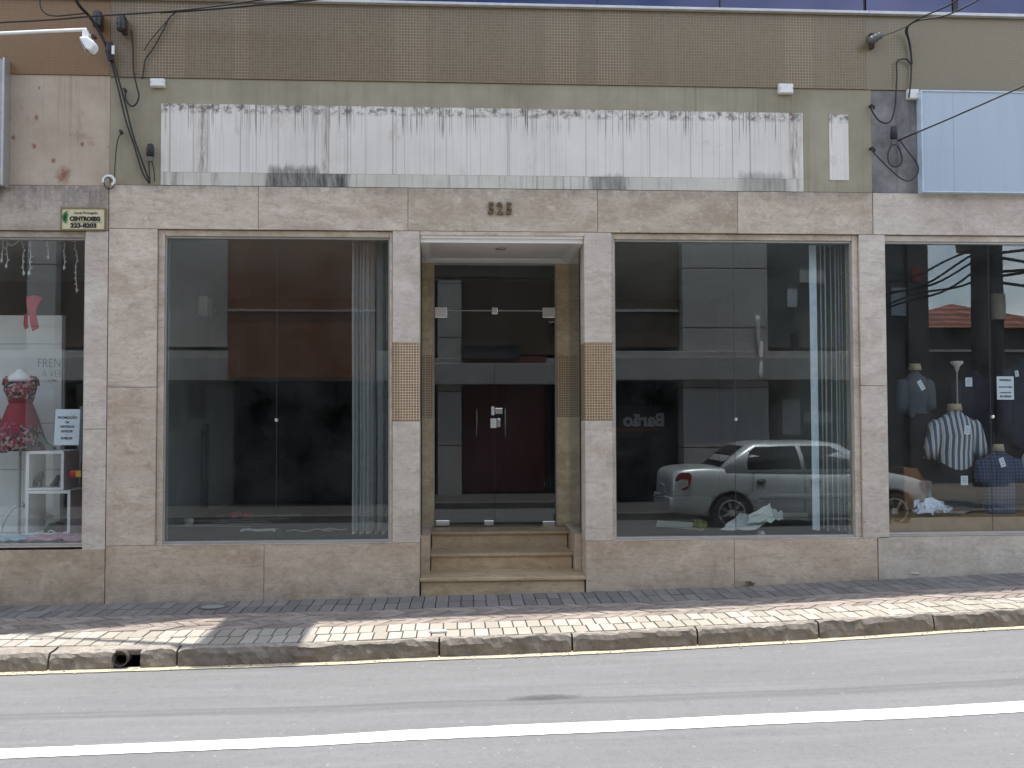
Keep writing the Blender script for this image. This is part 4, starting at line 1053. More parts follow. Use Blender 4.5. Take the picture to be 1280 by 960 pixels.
# flood lamp on its long arm
fy = -.55
fl = thing('floodlight', tuple(P(3, 42, fy)), 'white spot lamp hanging from a long horizontal arm', 'lamp')
obj('arm', B().tube([P(-60, 44.5, fy), P(50, 39.5, fy), P(108, 37, fy)], .014, 10), WHITE, fl, smooth=True)
obj('wall_bracket', B().tube([P(-60, 44.5, fy), P(-66, 44, -.02)], .016, 8), WHITE, fl)
q0, q1 = P(104, 50, fy), P(109, 37, fy)
obj('yoke', B().box(q0.x, q1.x, fy-.03, fy+.03, q0.z, q1.z), WHITE, fl, bevel=.003)
q0, q1 = P(109.5, 50, fy), P(112, 42, fy)
obj('yoke', B().box(q0.x, q1.x, fy-.03, fy+.03, q0.z, q1.z), WHITE, fl)
hp = [P(101.5, 48.5, fy), P(112, 49, fy), P(120, 54, fy), P(120.5, 60, fy), P(116, 66, fy), P(110, 64, fy), P(106, 57, fy)]
obj('lamp_head', B().prism([p+Vector((0, -.06, 0)) for p in hp], (0, .12, 0)), WHITE, fl, bevel=.012)
obj('lamp_glass', B().prism([P(103, 51, fy)+Vector((-.008, -.05, -.0)), P(110, 65, fy)+Vector((-.008, -.05, -.004)), P(110, 65, fy)+Vector((-.002, -.05, -.006)), P(103, 51, fy)+Vector((-.001, -.05, -.006))], (0, .1, 0)), plain('lamp_glass', (.5, .55, .52), .1), fl)
p = P(117.5, 46, fy); obj('knob', B().lathe(p, [(0, -.03), (.016, -.028), (.016, .028), (0, .03)], 10, 'y'), BLACK, fl)

# wire anchors
def anchor(px, py, label, ang=0, w_=.085, light=False):
    p = P(px, py, -.05)
    an = thing('wire_anchor', (p.x, 0, p.z), label, 'wire anchor', 'wire anchors on the mosaic')
    obj('bracket', B().box(p.x-.02, p.x+.02, -.05, .002, p.z-.07, p.z+.07), plain('rust_bracket', (.06, .045, .035), .8), an, bevel=.004)
    ca, sa = math.cos(ang), math.sin(ang)
    b = B(); prof = [(0, -.075), (.035, -.07), (w_*.52, -.045), (.034, -.02), (w_*.55, .0), (.034, .022), (w_*.50, .045), (.03, .07), (0, .075)]
    b.lathe((0, 0, 0), prof, 14)
    bmesh.ops.rotate(b.bm, verts=b.bm.verts[:], cent=(0, 0, 0), matrix=Matrix.Rotation(ang, 3, 'Y'))
    bmesh.ops.translate(b.bm, verts=b.bm.verts[:], vec=(p.x, -.10, p.z))
    obj('insulator', b, plain('insulator_black', (.02, .018, .017), .35) if not light else plain('insulator_grey', (.09, .085, .08), .4), an, smooth=True)
    obj('bolt', B().lathe((p.x, -.06, p.z), [(0, -.06), (.012, -.06), (.012, .06), (0, .06)], 8, 'y'), BLACK, an)
anchor(124.5, 27, 'black insulator on brown mosaic beside the thick cable')
anchor(154.5, 32, 'black insulator on olive mosaic right of the thick cable')
anchor(1091, 50, 'grey tilted insulator at the edge of the dusty right mosaic', R(60), .075, True)

# cables along the wall
def cable(pts, r, label, name='cable', Y=-.03, n=5, mat=CABLE, grp='loose cables on the wall'):
    ys = Y if isinstance(Y, (list, tuple)) else [Y]*len(pts)
    w3 = [P(a_, b_, y) for (a_, b_), y in zip(pts, ys)]
    return solo(name, B().tube(curve_pts(w3, n), r, 7), mat, label, 'cable', grp, loc=w3[0], smooth=True)
cable([(91, -8), (100, 8), (113, 22), (127, 45), (138, 70)], .0135, 'thick black service cable running in from the top border', Y=[-.5, -.35, -.2, -.1, -.05])
cable([(138, 72), (141, 85), (148, 112), (157, 150), (167, 180), (178, 215), (186.5, 229)], .0075, 'left of two black cables falling to the lintel ledge', Y=-.03)
cable([(140, 72), (147, 95), (156, 128), (166, 168), (177, 200), (187.5, 229)], .0085, 'right of two black cables falling to the lintel ledge', Y=-.035)
cable([(-10, 28.5), (60, 25), (120, 20), (200, 15), (260, 9), (330, -1)], .0075, 'thin wire crossing the left mosaic to the top edge', Y=[-.55, -.4, -.3, -.3, -.35, -.5])
cable([(-5+205, 15.5), (250, 12.5), (330, 5.5), (420, -3)], .010, 'thicker wire leaving the top above the dripped board', Y=[-.25, -.25, -.35, -.5])
cable([(50, -6), (50.5, 8), (57, 17), (70, 20), (88, 18.5), (108, 16.5)], .0062, 'looped wire in the upper left mosaic corner', Y=-.25)
cable([(222, 14), (214, 20), (203, 33), (190, 48), (180, 63)], .0045, 'faint thin wire ending on the mosaic above the left box', Y=-.03)
cable([(222, 14), (212, 22), (204, 38), (192, 60), (182, 74), (179.5, 88), (178, 99)], .0065, 'wire bent down to a hole just left of the left box', Y=-.03)
cable([(164, 38), (166, 60), (167, 88), (171, 108), (173.5, 120), (170, 130), (164, 132.5), (158.5, 127), (156.5, 118), (158, 113)], .0075, 'black cable ending in a J loop under the right insulator', Y=-.035)
cable([(152, 166), (147.5, 174), (145, 190), (143.5, 210), (143, 228), (140, 235), (134, 236), (130.5, 231), (131, 224), (135, 222), (139, 226)], .0048, 'thin wire curling round a white ring by the stone lintel', Y=-.03)
cable([(1233, -6), (1208, 8), (1180, 20), (1150, 25), (1137, 31), (1132, 39), (1136, 52), (1139, 75), (1138.5, 100), (1136, 122)], .0075, 'upper of the paired cables coming in at the top right', Y=[-.6, -.5, -.35, -.2, -.1, -.05, -.03, -.03, -.03, -.05])
cable([(1205, -6), (1185, 7), (1160, 18), (1141, 28), (1134, 37), (1138, 58), (1140, 80)], .0075, 'lower of the paired cables coming in at the top right', Y=[-.6, -.5, -.35, -.2, -.1, -.05, -.03])
cable([(1100, 46), (1118, 40), (1136, 32)], .0042, 'fine tie wire from the grey insulator', Y=-.08)
cable([(1139.5, 82), (1134, 74.5), (1127, 74), (1121, 78), (1121, 95), (1120, 115), (1118.5, 135), (1114, 150), (1108, 154), (1099, 151), (1092, 142), (1088, 133)], .0075, 'cable hanging in a wide U over the mouldy patch', Y=-.035)
cable([(1290, 103), (1240, 125), (1190, 147), (1150, 164), (1122, 176)], .0075, 'black line stretched diagonally across the pale blue board', Y=[-.9, -.7, -.5, -.3, -.08])
cable([(1114, 182), (1110, 192), (1111, 203), (1118, 208.5), (1125, 206), (1127.5, 199), (1125, 188), (1122, 182)], .0068, 'pear-shaped cable loop under the fuse on the mouldy patch', Y=-.04)
cable([(1124, 174), (1134, 188), (1144, 201), (1148, 210), (1146, 219), (1137, 226), (1126, 223), (1112, 211), (1098, 197), (1089, 187)], .0062, 'big slack cable loop along the pale blue board edge', Y=-.09)
cable([(186, 200), (186.5, 215), (187.5, 229)], .006, 'short left lead under the black fuse', Y=-.04)
cable([(189, 200), (192.5, 213), (193, 227)], .005, 'short right lead under the black fuse', Y=-.04)
def fuse(px, py0, py1, label, w_=.035):
    a, c_ = P(px, py1, -.05), P(px, py0, -.05)
    f = thing('cable_fuse', (c_.x, -.05, a.z), label, 'fuse', 'black fuses on the cables')
    L_ = c_.z-a.z
    obj('fuse_body', B().lathe((c_.x, -.05, a.z+L_*.3), [(0, 0), (w_, .005), (w_, L_*.45), (w_*.7, L_*.68), (0, L_*.7)], 12), BLACK, f, smooth=True)
    obj('fuse_collar', B().lathe((c_.x, -.05, a.z), [(0, 0), (w_*.75, .0), (w_*.75, L_*.27), (0, L_*.28)], 12), plain('collar_grey', (.10, .10, .095), .5), f)
fuse(188, 180, 202, 'black fuse just left of the dripped name board')
fuse(1117, 158, 181, 'black fuse on the mouldy patch beside the blue board', .032)
cs = thing('cable_clamp', tuple(P(138, 66, -.06)), 'black clamp with white tag gathering the thick cable', 'clamp')
q0, q1 = P(134, 76, -.06), P(142, 53, -.06)
obj('clamp_body', B().tube([P(137, 53, -.07), P(136.5, 64, -.07), P(139, 76, -.06)], [.026, .034, .026], 10), BLACK, cs)
q0, q1 = P(139.5, 67.5, -.11), P(143, 57, -.11)
obj('clamp_tag', B().box(q0.x, q1.x, -.112, -.105, q0.z, q1.z), WHITE_PL, cs)
for (x_, y_, lb) in ((157, 113, 'dark wire hook at the top of the J loop'), (152, 165, 'dark wire hook on bare plaster above the curled wire'), (1087.5, 133, 'dark wire hook left of the mouldy patch, upper one'), (1088, 186, 'dark wire hook left of the mouldy patch, lower one')):
    p = P(x_, y_, 0); solo('wire_hook', B().tube([p+Vector((0, .01, 0)), p+Vector((0, -.04, 0)), p+Vector((.012, -.055, -.02)), p+Vector((.02, -.045, -.035))], .012, 8), plain('hook_iron', (.03, .024, .02), .8), lb, 'hook', 'wire hooks in the plaster', loc=p)
p = P(136, 226, -.03); b = B()
b.tube([p+Vector((.05*math.cos(t_), -.0, .045*math.sin(t_))) for t_ in [i*math.pi/7-1.0 for i in range(11)]], .012, 8)
solo('cable_ring', b, WHITE_PL, 'white plastic ring holding a curled wire at the lintel', 'ring', loc=p)
# unseen box and bar added above, shaped for their shadow on the paving
ps = thing('shadow_caster', (-1.3, .1, 6.2), 'unseen box and bar added on the upper wall to cast the paving shadow', 'sign')
obj('caster_box', B().box(-1.70, -.955, -.93, .11, 6.25, 6.9), UP, ps)
b = B(); b.prism([(-3.25, -.33, 6.5), (-1.70, -.80, 6.5), (-1.70, -.93, 6.5)], (0, 0, .03)); obj('caster_bar', b, ALU_DULL, ps)

# drain pipe mouth in the kerb and a small cover in the paving
pa = ground_hit(160, 829, -KH); py_ = kerb_foot(pa.x)
b = B(); zc_ = gz(pa.x)-.062
def ringpts(r, y): return [(pa.x+r*math.cos(k*math.pi/10), y, zc_+r*math.sin(k*math.pi/10)) for k in range(20)]
b.loft([ringpts(.045, py_+.16), ringpts(.052, py_+.16), ringpts(.056, py_-.01), ringpts(.047, py_-.01), ringpts(.045, py_+.15)], cap=True)
solo('drain_pipe', b, plain('drain_pipe', (.07, .06, .05), .8), 'dark drain pipe mouth in the gap between kerb stones', 'pipe', loc=(pa.x, py_, zc_-.055))
b = B(); b.box(pa.x-.20, pa.x+.20, py_+.04, py_+.17, gz(pa.x)-.05, gz(pa.x)-.004)
struct('kerb_cap', b, KERBM, bevel=.012)
pc = ground_hit(266, 759, 0)
mc = thing('drain_cover', (pc.x, pc.y, pc.z), 'small round metal cover in the grey pavers under the left window', 'cover')
obj('rim', B().lathe((pc.x, pc.y, pc.z-.004), [(.10, 0), (.125, 0), (.125, .013), (.10, .013), (.10, 0)], 24), plain('iron', (.13, .12, .11), .7, .3), mc)
obj('lid', B().lathe((pc.x, pc.y, pc.z-.004), [(0, 0), (.098, 0), (.098, .011), (0, .011)], 24), plain('lid_grey', (.24, .23, .22), .7), mc)
# a few scraps on the ground
for (x_, y_, lb) in ((1144, 717, 'white scrap of paper at the foot of the grey plinth'), (547, 790, 'white broken patch of mortar on the kerb edge')):
    g = ground_hit(x_, y_, .004); b = B()
    n = 9; b.prism([(g.x+(.05 if y_ < 750 else .085)*(.7+.3*random.random())*math.cos(k*2*math.pi/n), g.y+(.012 if y_ < 750 else .05)*(.6+.4*random.random())*math.sin(k*2*math.pi/n), g.z) for k in range(n)], (0, 0, .008 if y_ < 750 else .012))
    solo('paper_scrap' if y_ < 750 else 'mortar_patch', b, plain('scrap_white', (.66, .64, .60), .8), lb, 'scrap' if y_ < 750 else 'mortar patch', loc=(g.x, g.y, g.z))
g = ground_hit(937, 731, .0); b = B()
for k in range(46):
    an = random.uniform(0, 6.28); l = random.uniform(.015, .05); c0 = Vector((g.x+random.uniform(-.03, .03), -.012-random.random()*.03, gz(g.x)))
    e = c0+Vector((math.cos(an)*l*.6, -abs(math.sin(an))*l*.3, l)); s_ = Vector((.006, 0, .002)); b.face([c0-s_, c0+s_, e+s_*.9, e-s_*.5])
solo('weed', b, plain('weed_green', (.19, .19, .09), .8), 'small weed growing at the foot of the right plinth', 'plant', loc=(g.x, -.02, gz(g.x)))

# ------------------------------------------------------------------ blinds in the empty windows
def blind(xs, Y, z0, z1, mat, label, w_=.089, ang=R(68), jitter=.30):
    bl = thing('vertical_blind', ((xs[0]+xs[-1])/2, Y, z0), label, 'blind', 'vertical blinds of the vacant shop')
    obj('head_rail', B().box(xs[0]-.03, xs[-1]+.03, Y-.02, Y+.02, z1, z1+.035), ALU_DULL, bl)
    for i, x in enumerate(xs):
        a = ang+random.uniform(-jitter, jitter); d = Vector((math.cos(a), math.sin(a), 0)); nrm = Vector((-d.y, d.x, 0)); rg = []
        sw = random.uniform(-.006, .006)
        for k in range(7):
            z = z0+(z1-z0)*k/6; o_ = Vector((sw*math.sin(k), 0, z))
            rg.append([Vector((x, Y, 0))+o_+d*u_*w_/2+nrm*(.005*(1-u_*u_)+th) for (u_, th) in ((-1, 0), (0, 0), (1, 0), (1, .0012), (0, .0012), (-1, .0012))])
        sl = obj('slat', B().loft(rg), mat, bl, smooth=False)
        if i % 2 == 0: obj('slat_weight', B().obox((x, Y, z0-.012), d, nrm, (0, 0, 1), w_*.96, .006, .022), WHITE_PL, sl)
SLG = plain('slat_grey', (.55, .56, .56), .7); SLB = plain('slat_blue_white', (.62, .70, .76), .7)
zs0, zs1 = XZ(465, 664, .3)[1], zL-.06
blind([XZ(444+4.6*i+random.uniform(-.8, .8), 480, .3)[0] for i in range(10)], .3, zs0, zs1, SLG, 'dark grey vertical blind drawn to the right side of the left window', ang=R(74))
bx = [XZ(px_, 480, .28)[0] for px_ in (1016, 1021, 1028, 1033, 1040, 1046, 1050, 1054, 1059, 1062)]
blind(bx[1:], .28, XZ(1040, 660, .28)[1], zs1, plain('slat_pale', (.74, .76, .76), .7), 'pale bunched vertical blind at the right side of the car-mirroring window', ang=R(66), jitter=.2)
b = B(); xw = bx[0]
rg = []
for k in range(7):
    z = XZ(1040, 662, .25)[1]+(zs1-XZ(1040, 662, .25)[1])*k/6
    rg.append([(xw-.035, .24, z), (xw, .232, z), (xw+.035, .24, z), (xw+.035, .2415, z), (xw, .2335, z), (xw-.035, .2415, z)])
b.loft(rg); solo('loose_slat', b, SLB, 'single bluish-white blind slat turned flat to the glass', 'slat', loc=(xw, .24, rg[0][0][2]))

# ------------------------------------------------------------------ litter in the empty rooms
RFZ = RZ
def rough_sheet(pts, label, mat, cat, name='paper_sheet', th=.004, crumple=.02, grp=None, seed=0, n=6):
    """a crumpled quad sheet through four corner points"""
    rr = random.Random(seed); A_, B_, C_, D_ = [Vector(p) for p in pts]; g = []
    for j in range(n+1):
        r_ = []
        for i in range(n+1):
            u_, v_ = i/n, j/n
            p = A_*(1-u_)*(1-v_)+B_*u_*(1-v_)+C_*u_*v_+D_*(1-u_)*v_
            e = rr.uniform(-1, 1)*crumple
            r_.append(p+Vector((rr.uniform(-1, 1)*crumple*.5, rr.uniform(-1, 1)*crumple*.5, abs(e))))
        g.append(r_)
    b = B(); top = [[b.bm.verts.new(p) for p in r_] for r_ in g]; bot = [[b.bm.verts.new(p-Vector((0, -.2*th, th))) for p in r_] for r_ in g]
    for j in range(n):
        for i in range(n):
            b.bm.faces.new((top[j][i], top[j][i+1], top[j+1][i+1], top[j+1][i])); b.bm.faces.new((bot[j][i], bot[j+1][i], bot[j+1][i+1], bot[j][i+1]))
    for i in range(n):
        for (q, s_) in ((0, 1), (n, -1)):
            b.bm.faces.new((top[q][i], bot[q][i], bot[q][i+1], top[q][i+1])[::s_]); b.bm.faces.new((top[i+1][q], bot[i+1][q], bot[i][q], top[i][q])[::s_])
    return solo(name, b, mat, label, cat, grp, loc=A_)
PAPER = plain('paper_white', (.66, .66, .60), .8); PAPER2 = plain('board_cream', (.60, .57, .45), .8)
def fl_(px, py): 
    d = P(px, py, 1.0)-CAM; k = (RFZ+.006-CAM.z)/d.z; return CAM+d*k
f0 = fl_(903, 661); Y0 = .26
q = lambda px, py, Y: P(px, py, Y)
rough_sheet([q(900, 663, .2), q(945, 663, .22), q(965, 647, .75), q(925, 642, .8)], 'large pale sheet lying flat by the glass under the mirrored car', PAPER, 'paper', seed=1, crumple=.015, th=.006)
rough_sheet([q(934, 655, .35), q(966, 651, .45), q(963, 630, .5), q(938, 643, .4)], 'pale sheet bent upright among the window litter', PAPER, 'paper', seed=2, crumple=.012)
rough_sheet([q(958, 655, .4), q(980, 653, .45), q(978, 641, .6), q(962, 641, .6)], 'crumpled white wad of paper right of the bent sheet', PAPER, 'paper', seed=3, crumple=.05, n=5)
rough_sheet([q(820, 656, .45), q(880, 661, .45), q(880, 654, .7), q(822, 651, .7)], 'cream strip of board lying left of the white sheets', PAPER2, 'board', 'board_strip', seed=4, crumple=.004, th=.02)
rough_sheet([q(866, 661, .28), q(882, 661, .28), q(882, 654, .5), q(868, 654, .5)], 'yellow-green rag beside the cream strip', plain('rag_green', (.20, .20, .05), .9), 'rag', 'cloth_rag', seed=5, crumple=.04)
rough_sheet([q(978, 646, .9), q(1010, 646, .9), q(1010, 641, 1.2), q(978, 641, 1.2)], 'flat pale board behind the crumpled paper wad', PAPER2, 'board', 'board_strip', seed=6, crumple=.004, th=.02)
b = B(); p = q(951, 658, .32); b.lathe((p.x, p.y, RFZ+.03), [(0, -.03), (.04, -.025), (.045, .0), (.03, .03), (0, .032)], 10)
solo('paper_ball', b, plain('paper_grey', (.42, .42, .40), .8), 'small grey paper ball in front of the bent sheet', 'paper', loc=(p.x, p.y, RFZ))
# left room
p = fl_(236, 657); b = B(); b.lathe(p+Vector((0, 0, .0)), [(0, 0), (.04, .0), (.055, .05), (.05, .075), (.0, .08)], 12)
solo('paper_cup', b, plain('cup_white', (.75, .75, .73), .6), 'small white cup lying on the dark floor of the left room', 'cup', loc=p)
p = fl_(295, 649); rough_sheet([p+Vector((-.17, -.1, .01)), p+Vector((.17, -.1, .01)), p+Vector((.15, .15, .01)), p+Vector((-.15, .15, .01))], 'red rag on the dark floor behind the left window', plain('rag_red', (.50, .05, .07), .9), 'rag', 'cloth_rag', seed=8, crumple=.07)
for k, (x_, y_) in enumerate(((262, 659), (285, 657), (300, 655), (318, 652), (250, 655), (330, 648), (345, 649))):
    p = fl_(x_, y_); an = random.uniform(-.25, .25); e1 = Vector((math.cos(an), math.sin(an), 0)); e2 = Vector((-math.sin(an), math.cos(an), 0))
    solo('fallen_slat', B().obox(p+Vector((0, 0, .01+.006*k)), e1, e2, (0, 0, 1), random.uniform(.5, .9), .07, .006), plain('slat_dusty', (.30, .29, .25), .8), 'dusty slat lying loose on the floor of the left room', 'slat', 'fallen slats on the left room floor', loc=p)
p = fl_(308, 668) if False else q(318, 664, .3); rough_sheet([p+Vector((-.12, -.05, 0)), p+Vector((.2, -.05, 0)), p+Vector((.2, .12, 0)), p+Vector((-.12, .12, 0))], 'grey paper scraps just inside the left window', plain('paper_dusty', (.40, .39, .35), .8), 'paper', seed=9, crumple=.02)
for k, x_ in enumerate((372, 400, 417)):
    p = q(x_, 664-k, .32); solo('cable_offcut', B().tube(curve_pts([p+Vector((-.1, 0, .0)), p+Vector((-.03, .03, .01)), p+Vector((.05, -.02, .0)), p+Vector((.12, .02, .0))], 3), .006, 6), plain('offcut_grey', (.28, .27, .25), .7), 'short offcut of wire on the sill inside the left window', 'wire', 'wire offcuts in the left window', loc=p)
# on the left room's side wall
wx = xJ0+.062
d = P(251, 383, 1)-CAM; k = (wx-CAM.x)/d.x; p = CAM+d*k
wl_ = thing('wall_lamp', (wx, p.y, p.z), 'white box lamp with dangling black lead on the dark side wall', 'lamp')
obj('lamp_box', B().box(wx, wx+.11, p.y-.13, p.y+.13, p.z-.11, p.z+.11), WHITE, wl_, bevel=.01)
obj('lead', B().tube(curve_pts([p+Vector((.10, .15, .02)), p+Vector((.13, .2, -.05)), p+Vector((.11, .26, -.1)), p+Vector((.1, .24, -.18))], 4), .02, 7), BLACK, wl_)
d = P(252, 582, 1)-CAM; k = (wx-CAM.x)/d.x; p = CAM+d*k
solo('pull_bar', B().box(wx+.03, wx+.06, p.y-.1, p.y+.1, p.z-.5, p.z+.5).box(wx-.001, wx+.04, p.y-.03, p.y+.03, p.z+.38, p.z+.42).box(wx-.001, wx+.04, p.y-.03, p.y+.03, p.z-.42, p.z-.38), BLACK, 'tall black pull bar on the side wall of the left room', 'handle', loc=p)
# right empty room: conduit fixture
d = P(1053, 324, 1)-CAM; k = 0
p0, p1 = q(1057.5, 303, .5), q(1057.5, 341, .5)
solo('wall_conduit', B().tube([p0, p1], .008, 8).tube([p1+Vector((-.03, 0, 0)), p1+Vector((.02, 0, 0))], .012, 8), WHITE_PL, 'thin white pull rod in the corner of the car-mirroring window', 'rod', loc=p0)

# ------------------------------------------------------------------ dress shop display
q = lambda px, py, Y: P(px, py, Y)
def boxpx(b, x0, y0, x1, y1, Y, depth):
    a, c_ = q(x0, y1, Y), q(x1, y0, Y); return b.box(a.x, c_.x, Y, Y+depth, a.z, c_.z)
LF = zlp+.022
DISP = plain('display_white', (.80, .83, .80), .6, 0, .05, 2)
dp = thing('display_screen', (q(20, 660, 1.0).x, 1.0, LF), 'tall off-white boarded panel with thin serif lettering behind the floral dress', 'display panel')
a, c_ = q(-80, 665, 1.0), q(78, 394, 1.0)
b = B(); zz = [LF]+[q(40, y_, 1.0).z for y_ in (645, 587, 529, 430)]+[c_.z]
for z0, z1 in zip(zz, zz[1:]): b.box(a.x, c_.x, 1.0, 1.04, z0+.002, z1-.002)
obj('boards', b, DISP, dp, bevel=.002)
obj('edge', B().box(c_.x-.01, c_.x+.006, 1.041, 1.08, LF, c_.z), DISP, dp)
LT = plain('letter_taupe', (.16, .15, .14), .6)
for (tx, x_, y_, s_) in (('FRENT', 46.5, 459, .125), ('A VER', 52, 471.5, .10), ('o mar', 60, 477, .045)):
    p = q(x_, y_, .998); obj('lettering', text_bm(tx, s_, p, (1, 0, 0), (0, 0, 1), .002, sx=.78, offset=-.003), LT, dp, recalc=False)
# ribbon bow
rb = thing('ribbon_bow', tuple(q(40, 392, .35)), 'crimson ribbon bow hung against the left display glass', 'ribbon')
RIB = plain('ribbon_red', (.36, .022, .045), .6)
def flat(pts, Y, th): return [q(x, y, Y) for x, y in pts]
for pts in ([(32, 371), (43, 369), (53, 372), (47, 382), (44, 392), (36, 393), (33, 384)], [(36, 391), (44, 391), (48.5, 410), (40, 414), (37, 402)], [(30, 393), (34, 392), (35, 409), (31, 412), (29, 405)]):
    obj('loop' if pts[0][1] < 380 else 'tail', B().prism(flat(pts, .35+.02*random.random(), 0), (0, .015, 0)), RIB, rb, bevel=.003)
# icicle lights
il = thing('string_lights', tuple(q(50, 297, .2)), 'white icicle light strands hanging inside the dress shop glass', 'string lights')
STR = plain('light_wire', (.55, .56, .54), .6)
obj('lead_wire', B().tube(curve_pts([q(-20, 303, .2), q(5, 300, .2), q(14, 307, .2), q(28, 299.5, .2), q(60, 297.5, .2), q(95, 302, .2)], 4), .006, 5), STR, il)
for (x_, y0, y1) in ((9, 303, 332), (29, 298, 341), (37, 299, 341), (59, 299, 321), (80, 299, 334), (95, 304, 362), (3, 300, 325)):
    n = max(3, int((y1-y0)/7)); pts = [(x_+random.uniform(-1.6, 1.6), y0+(y1-y0)*k/n) for k in range(n+1)]
    b = B(); b.tube([q(u_, v_, .2) for u_, v_ in pts], .0045, 5)
    for (u_, v_) in pts[1:]:
        s_ = random.choice((-1, 1)); b.tube([q(u_, v_, .2), q(u_+s_*2.5, v_+.8, .2)], [.007, .004], 5)
    p = q(*pts[-1], .2); b.lathe(p, [(0, -.03), (.011, -.01), (.009, .012), (0, .015)], 7)
    obj('strand', b, STR, il)
# paper notice, sticker
def notice(x0, y0, x1, y1, Y, label, lines, mat, cat='notice', tilt=0, par_name='paper_notice'):
    a, c_ = q(x0, y1, Y), q(x1, y0, Y); t_ = thing(par_name, (a.x, Y, a.z), label, cat)
    w_, h = c_.x-a.x, c_.z-a.z
    obj('sheet', B().prism([(a.x-tilt, Y, a.z), (c_.x-tilt, Y, a.z), (c_.x, Y, c_.z), (a.x, Y, c_.z)], (0, .002, 0)), mat, t_)
    for (txt, fz, sz, al) in lines:
        obj('lettering', text_bm(txt, sz, (a.x+w_/2-tilt*(1-fz), Y-.0012, a.z+h*fz), (1, 0, 0), (0, 0, 1), .001, 'CENTER', offset=.001), INK, t_, recalc=False)
    return t_
PB = plain('paper_bluish', (.70, .76, .82), .7, 0, .03)
notice(69, 511.5, 100.5, 556.5, GY+.012, 'white paper notice taped inside the left glass beside the dress', (('PROMOÇÃO', .735, .030, 0), ('DE', .61, .024, 0), ('VESTIDOS', .485, .028, 0), ('R$50,00', .355, .030, 0), ('-', .27, .03, 0), ('R$80,00', .16, .030, 0)), PB, tilt=.012)
a, c_ = q(85, 597.5, GY+.012), q(102.5, 586.5, GY+.012)
st = thing('card_sticker', (a.x, GY+.012, a.z), 'small red and yellow card sticker low on the left glass', 'sticker')
w_, h = c_.x-a.x, c_.z-a.z
obj('backing', B().box(a.x, c_.x, GY+.0125, GY+.014, a.z, c_.z), plain('sticker_black', (.02, .012, .012), .4), st)
obj('red_field', B().box(a.x+w_*.08, a.x+w_*.55, GY+.011, GY+.012, a.z+h*.12, a.z+h*.6), plain('sticker_red', (.45, .015, .02), .4), st)
obj('yellow_field', B().box(a.x+w_*.56, a.x+w_*.92, GY+.011, GY+.012, a.z+h*.12, a.z+h*.85), plain('sticker_yellow', (.70, .36, .03), .4), st)
obj('orange_field', B().box(a.x+w_*.12, a.x+w_*.545, GY+.011, GY+.012, a.z+h*.62, a.z+h*.85), plain('sticker_orange', (.55, .12, .05), .4), st)
# floral dress on a bust
dY = .62
cx = q(26, 500, dY).x
def Z(y_, Y=dY, x_=26): return q(x_, y_, Y).z
def Wd(px_, Y=dY): return px_/F_PX*(9+Y)
m, nt, bs = newmat('floral_dress'); t = NT(nt)
vor = t.n('ShaderNodeTexVoronoi'); vor.inputs['Scale'].default_value = 42; t.L(t.tc, vor.inputs[0])
sepc = t.n('ShaderNodeSeparateColor'); t.L(vor.outputs['Color'], sepc.inputs[0])
fl1 = t.mix(t.ramp(sepc.outputs[0], .55, .57), (.03, .03, .035), (.42, .32, .28)); fl2 = t.mix(t.ramp(sepc.outputs[1], .60, .62), fl1, (.32, .045, .08))
zz_ = t.xyz()[2]
lowm = t.ramp(t.math('ADD', zz_, t.math('MULTIPLY', t.noise(9, 4), .3)), .30, .40, 1, 0); topm = t.ramp(zz_, .47, .49)
fmask = t.math('MAXIMUM', lowm, topm)
c = t.mix(fmask, (.30, .018, .042), fl2); t.L(c, bs.inputs['Base Color']); bs.inputs['Roughness'].default_value = .8
dr_ = thing('floral_dress', (cx, dY, Z(563)), 'sleeveless red dress with dark floral hem on a white bust', 'dress')
def ell(x, y, z, rx, ry, n=24, fold=0, ph=0): return [(x+(rx*(1+fold*math.sin(6*k*2*math.pi/n+ph)))*math.cos(2*math.pi*k/n), y+(ry*(1+fold*math.sin(6*k*2*math.pi/n+ph)))*math.sin(2*math.pi*k/n), z) for k in range(n)]
b = B(); b.loft([ell(cx, dY, Z(563), Wd(28), .25, fold=.06), ell(cx, dY, Z(545), Wd(25), .23, fold=.05), ell(cx, dY, Z(525), Wd(20), .19, fold=.035), ell(cx, dY, Z(508), Wd(14.5), .13, fold=.01), ell(cx, dY, Z(504), Wd(13), .105)])
obj('skirt', b, m, dr_, smooth=True)
b = B(); b.loft([ell(cx, dY, Z(504.5), Wd(13), .105), ell(cx, dY, Z(496), Wd(15.5), .125), ell(cx, dY-.02, Z(488), Wd(18), .15), ell(cx, dY, Z(481), Wd(19), .13), ell(cx, dY, Z(477.5), Wd(18.5), .11)])
obj('bodice', b, m, dr_, smooth=True)
for s_ in (-1, 1):
    b = B(); b.loft([ell(cx+s_*Wd(16.5), dY, Z(482), Wd(4.8), .07, 10), ell(cx+s_*Wd(16), dY, Z(474), Wd(4.6), .06, 10), ell(cx+s_*Wd(14), dY, Z(470), Wd(2.8), .05, 10)]); obj('strap', b, m, dr_, smooth=True)
bu = thing('mannequin_bust', (cx, dY, LF), 'white neckless dress bust on a thin stand', 'mannequin')
b = B(); b.loft([ell(cx, dY, Z(478), Wd(14.5), .09), ell(cx, dY, Z(471), Wd(15), .085), ell(cx, dY, Z(466), Wd(9), .06), ell(cx, dY, Z(463), Wd(5), .045), ell(cx, dY, Z(461.5), Wd(4.6), .04)]); obj('bust', b, WHITE, bu, smooth=True)
obj('stand_pole', B().tube([(cx, dY, LF), (cx, dY, Z(560))], .014, 8), ALU_DULL, bu)
b = B(); x2 = q(-4, 560, dY).x
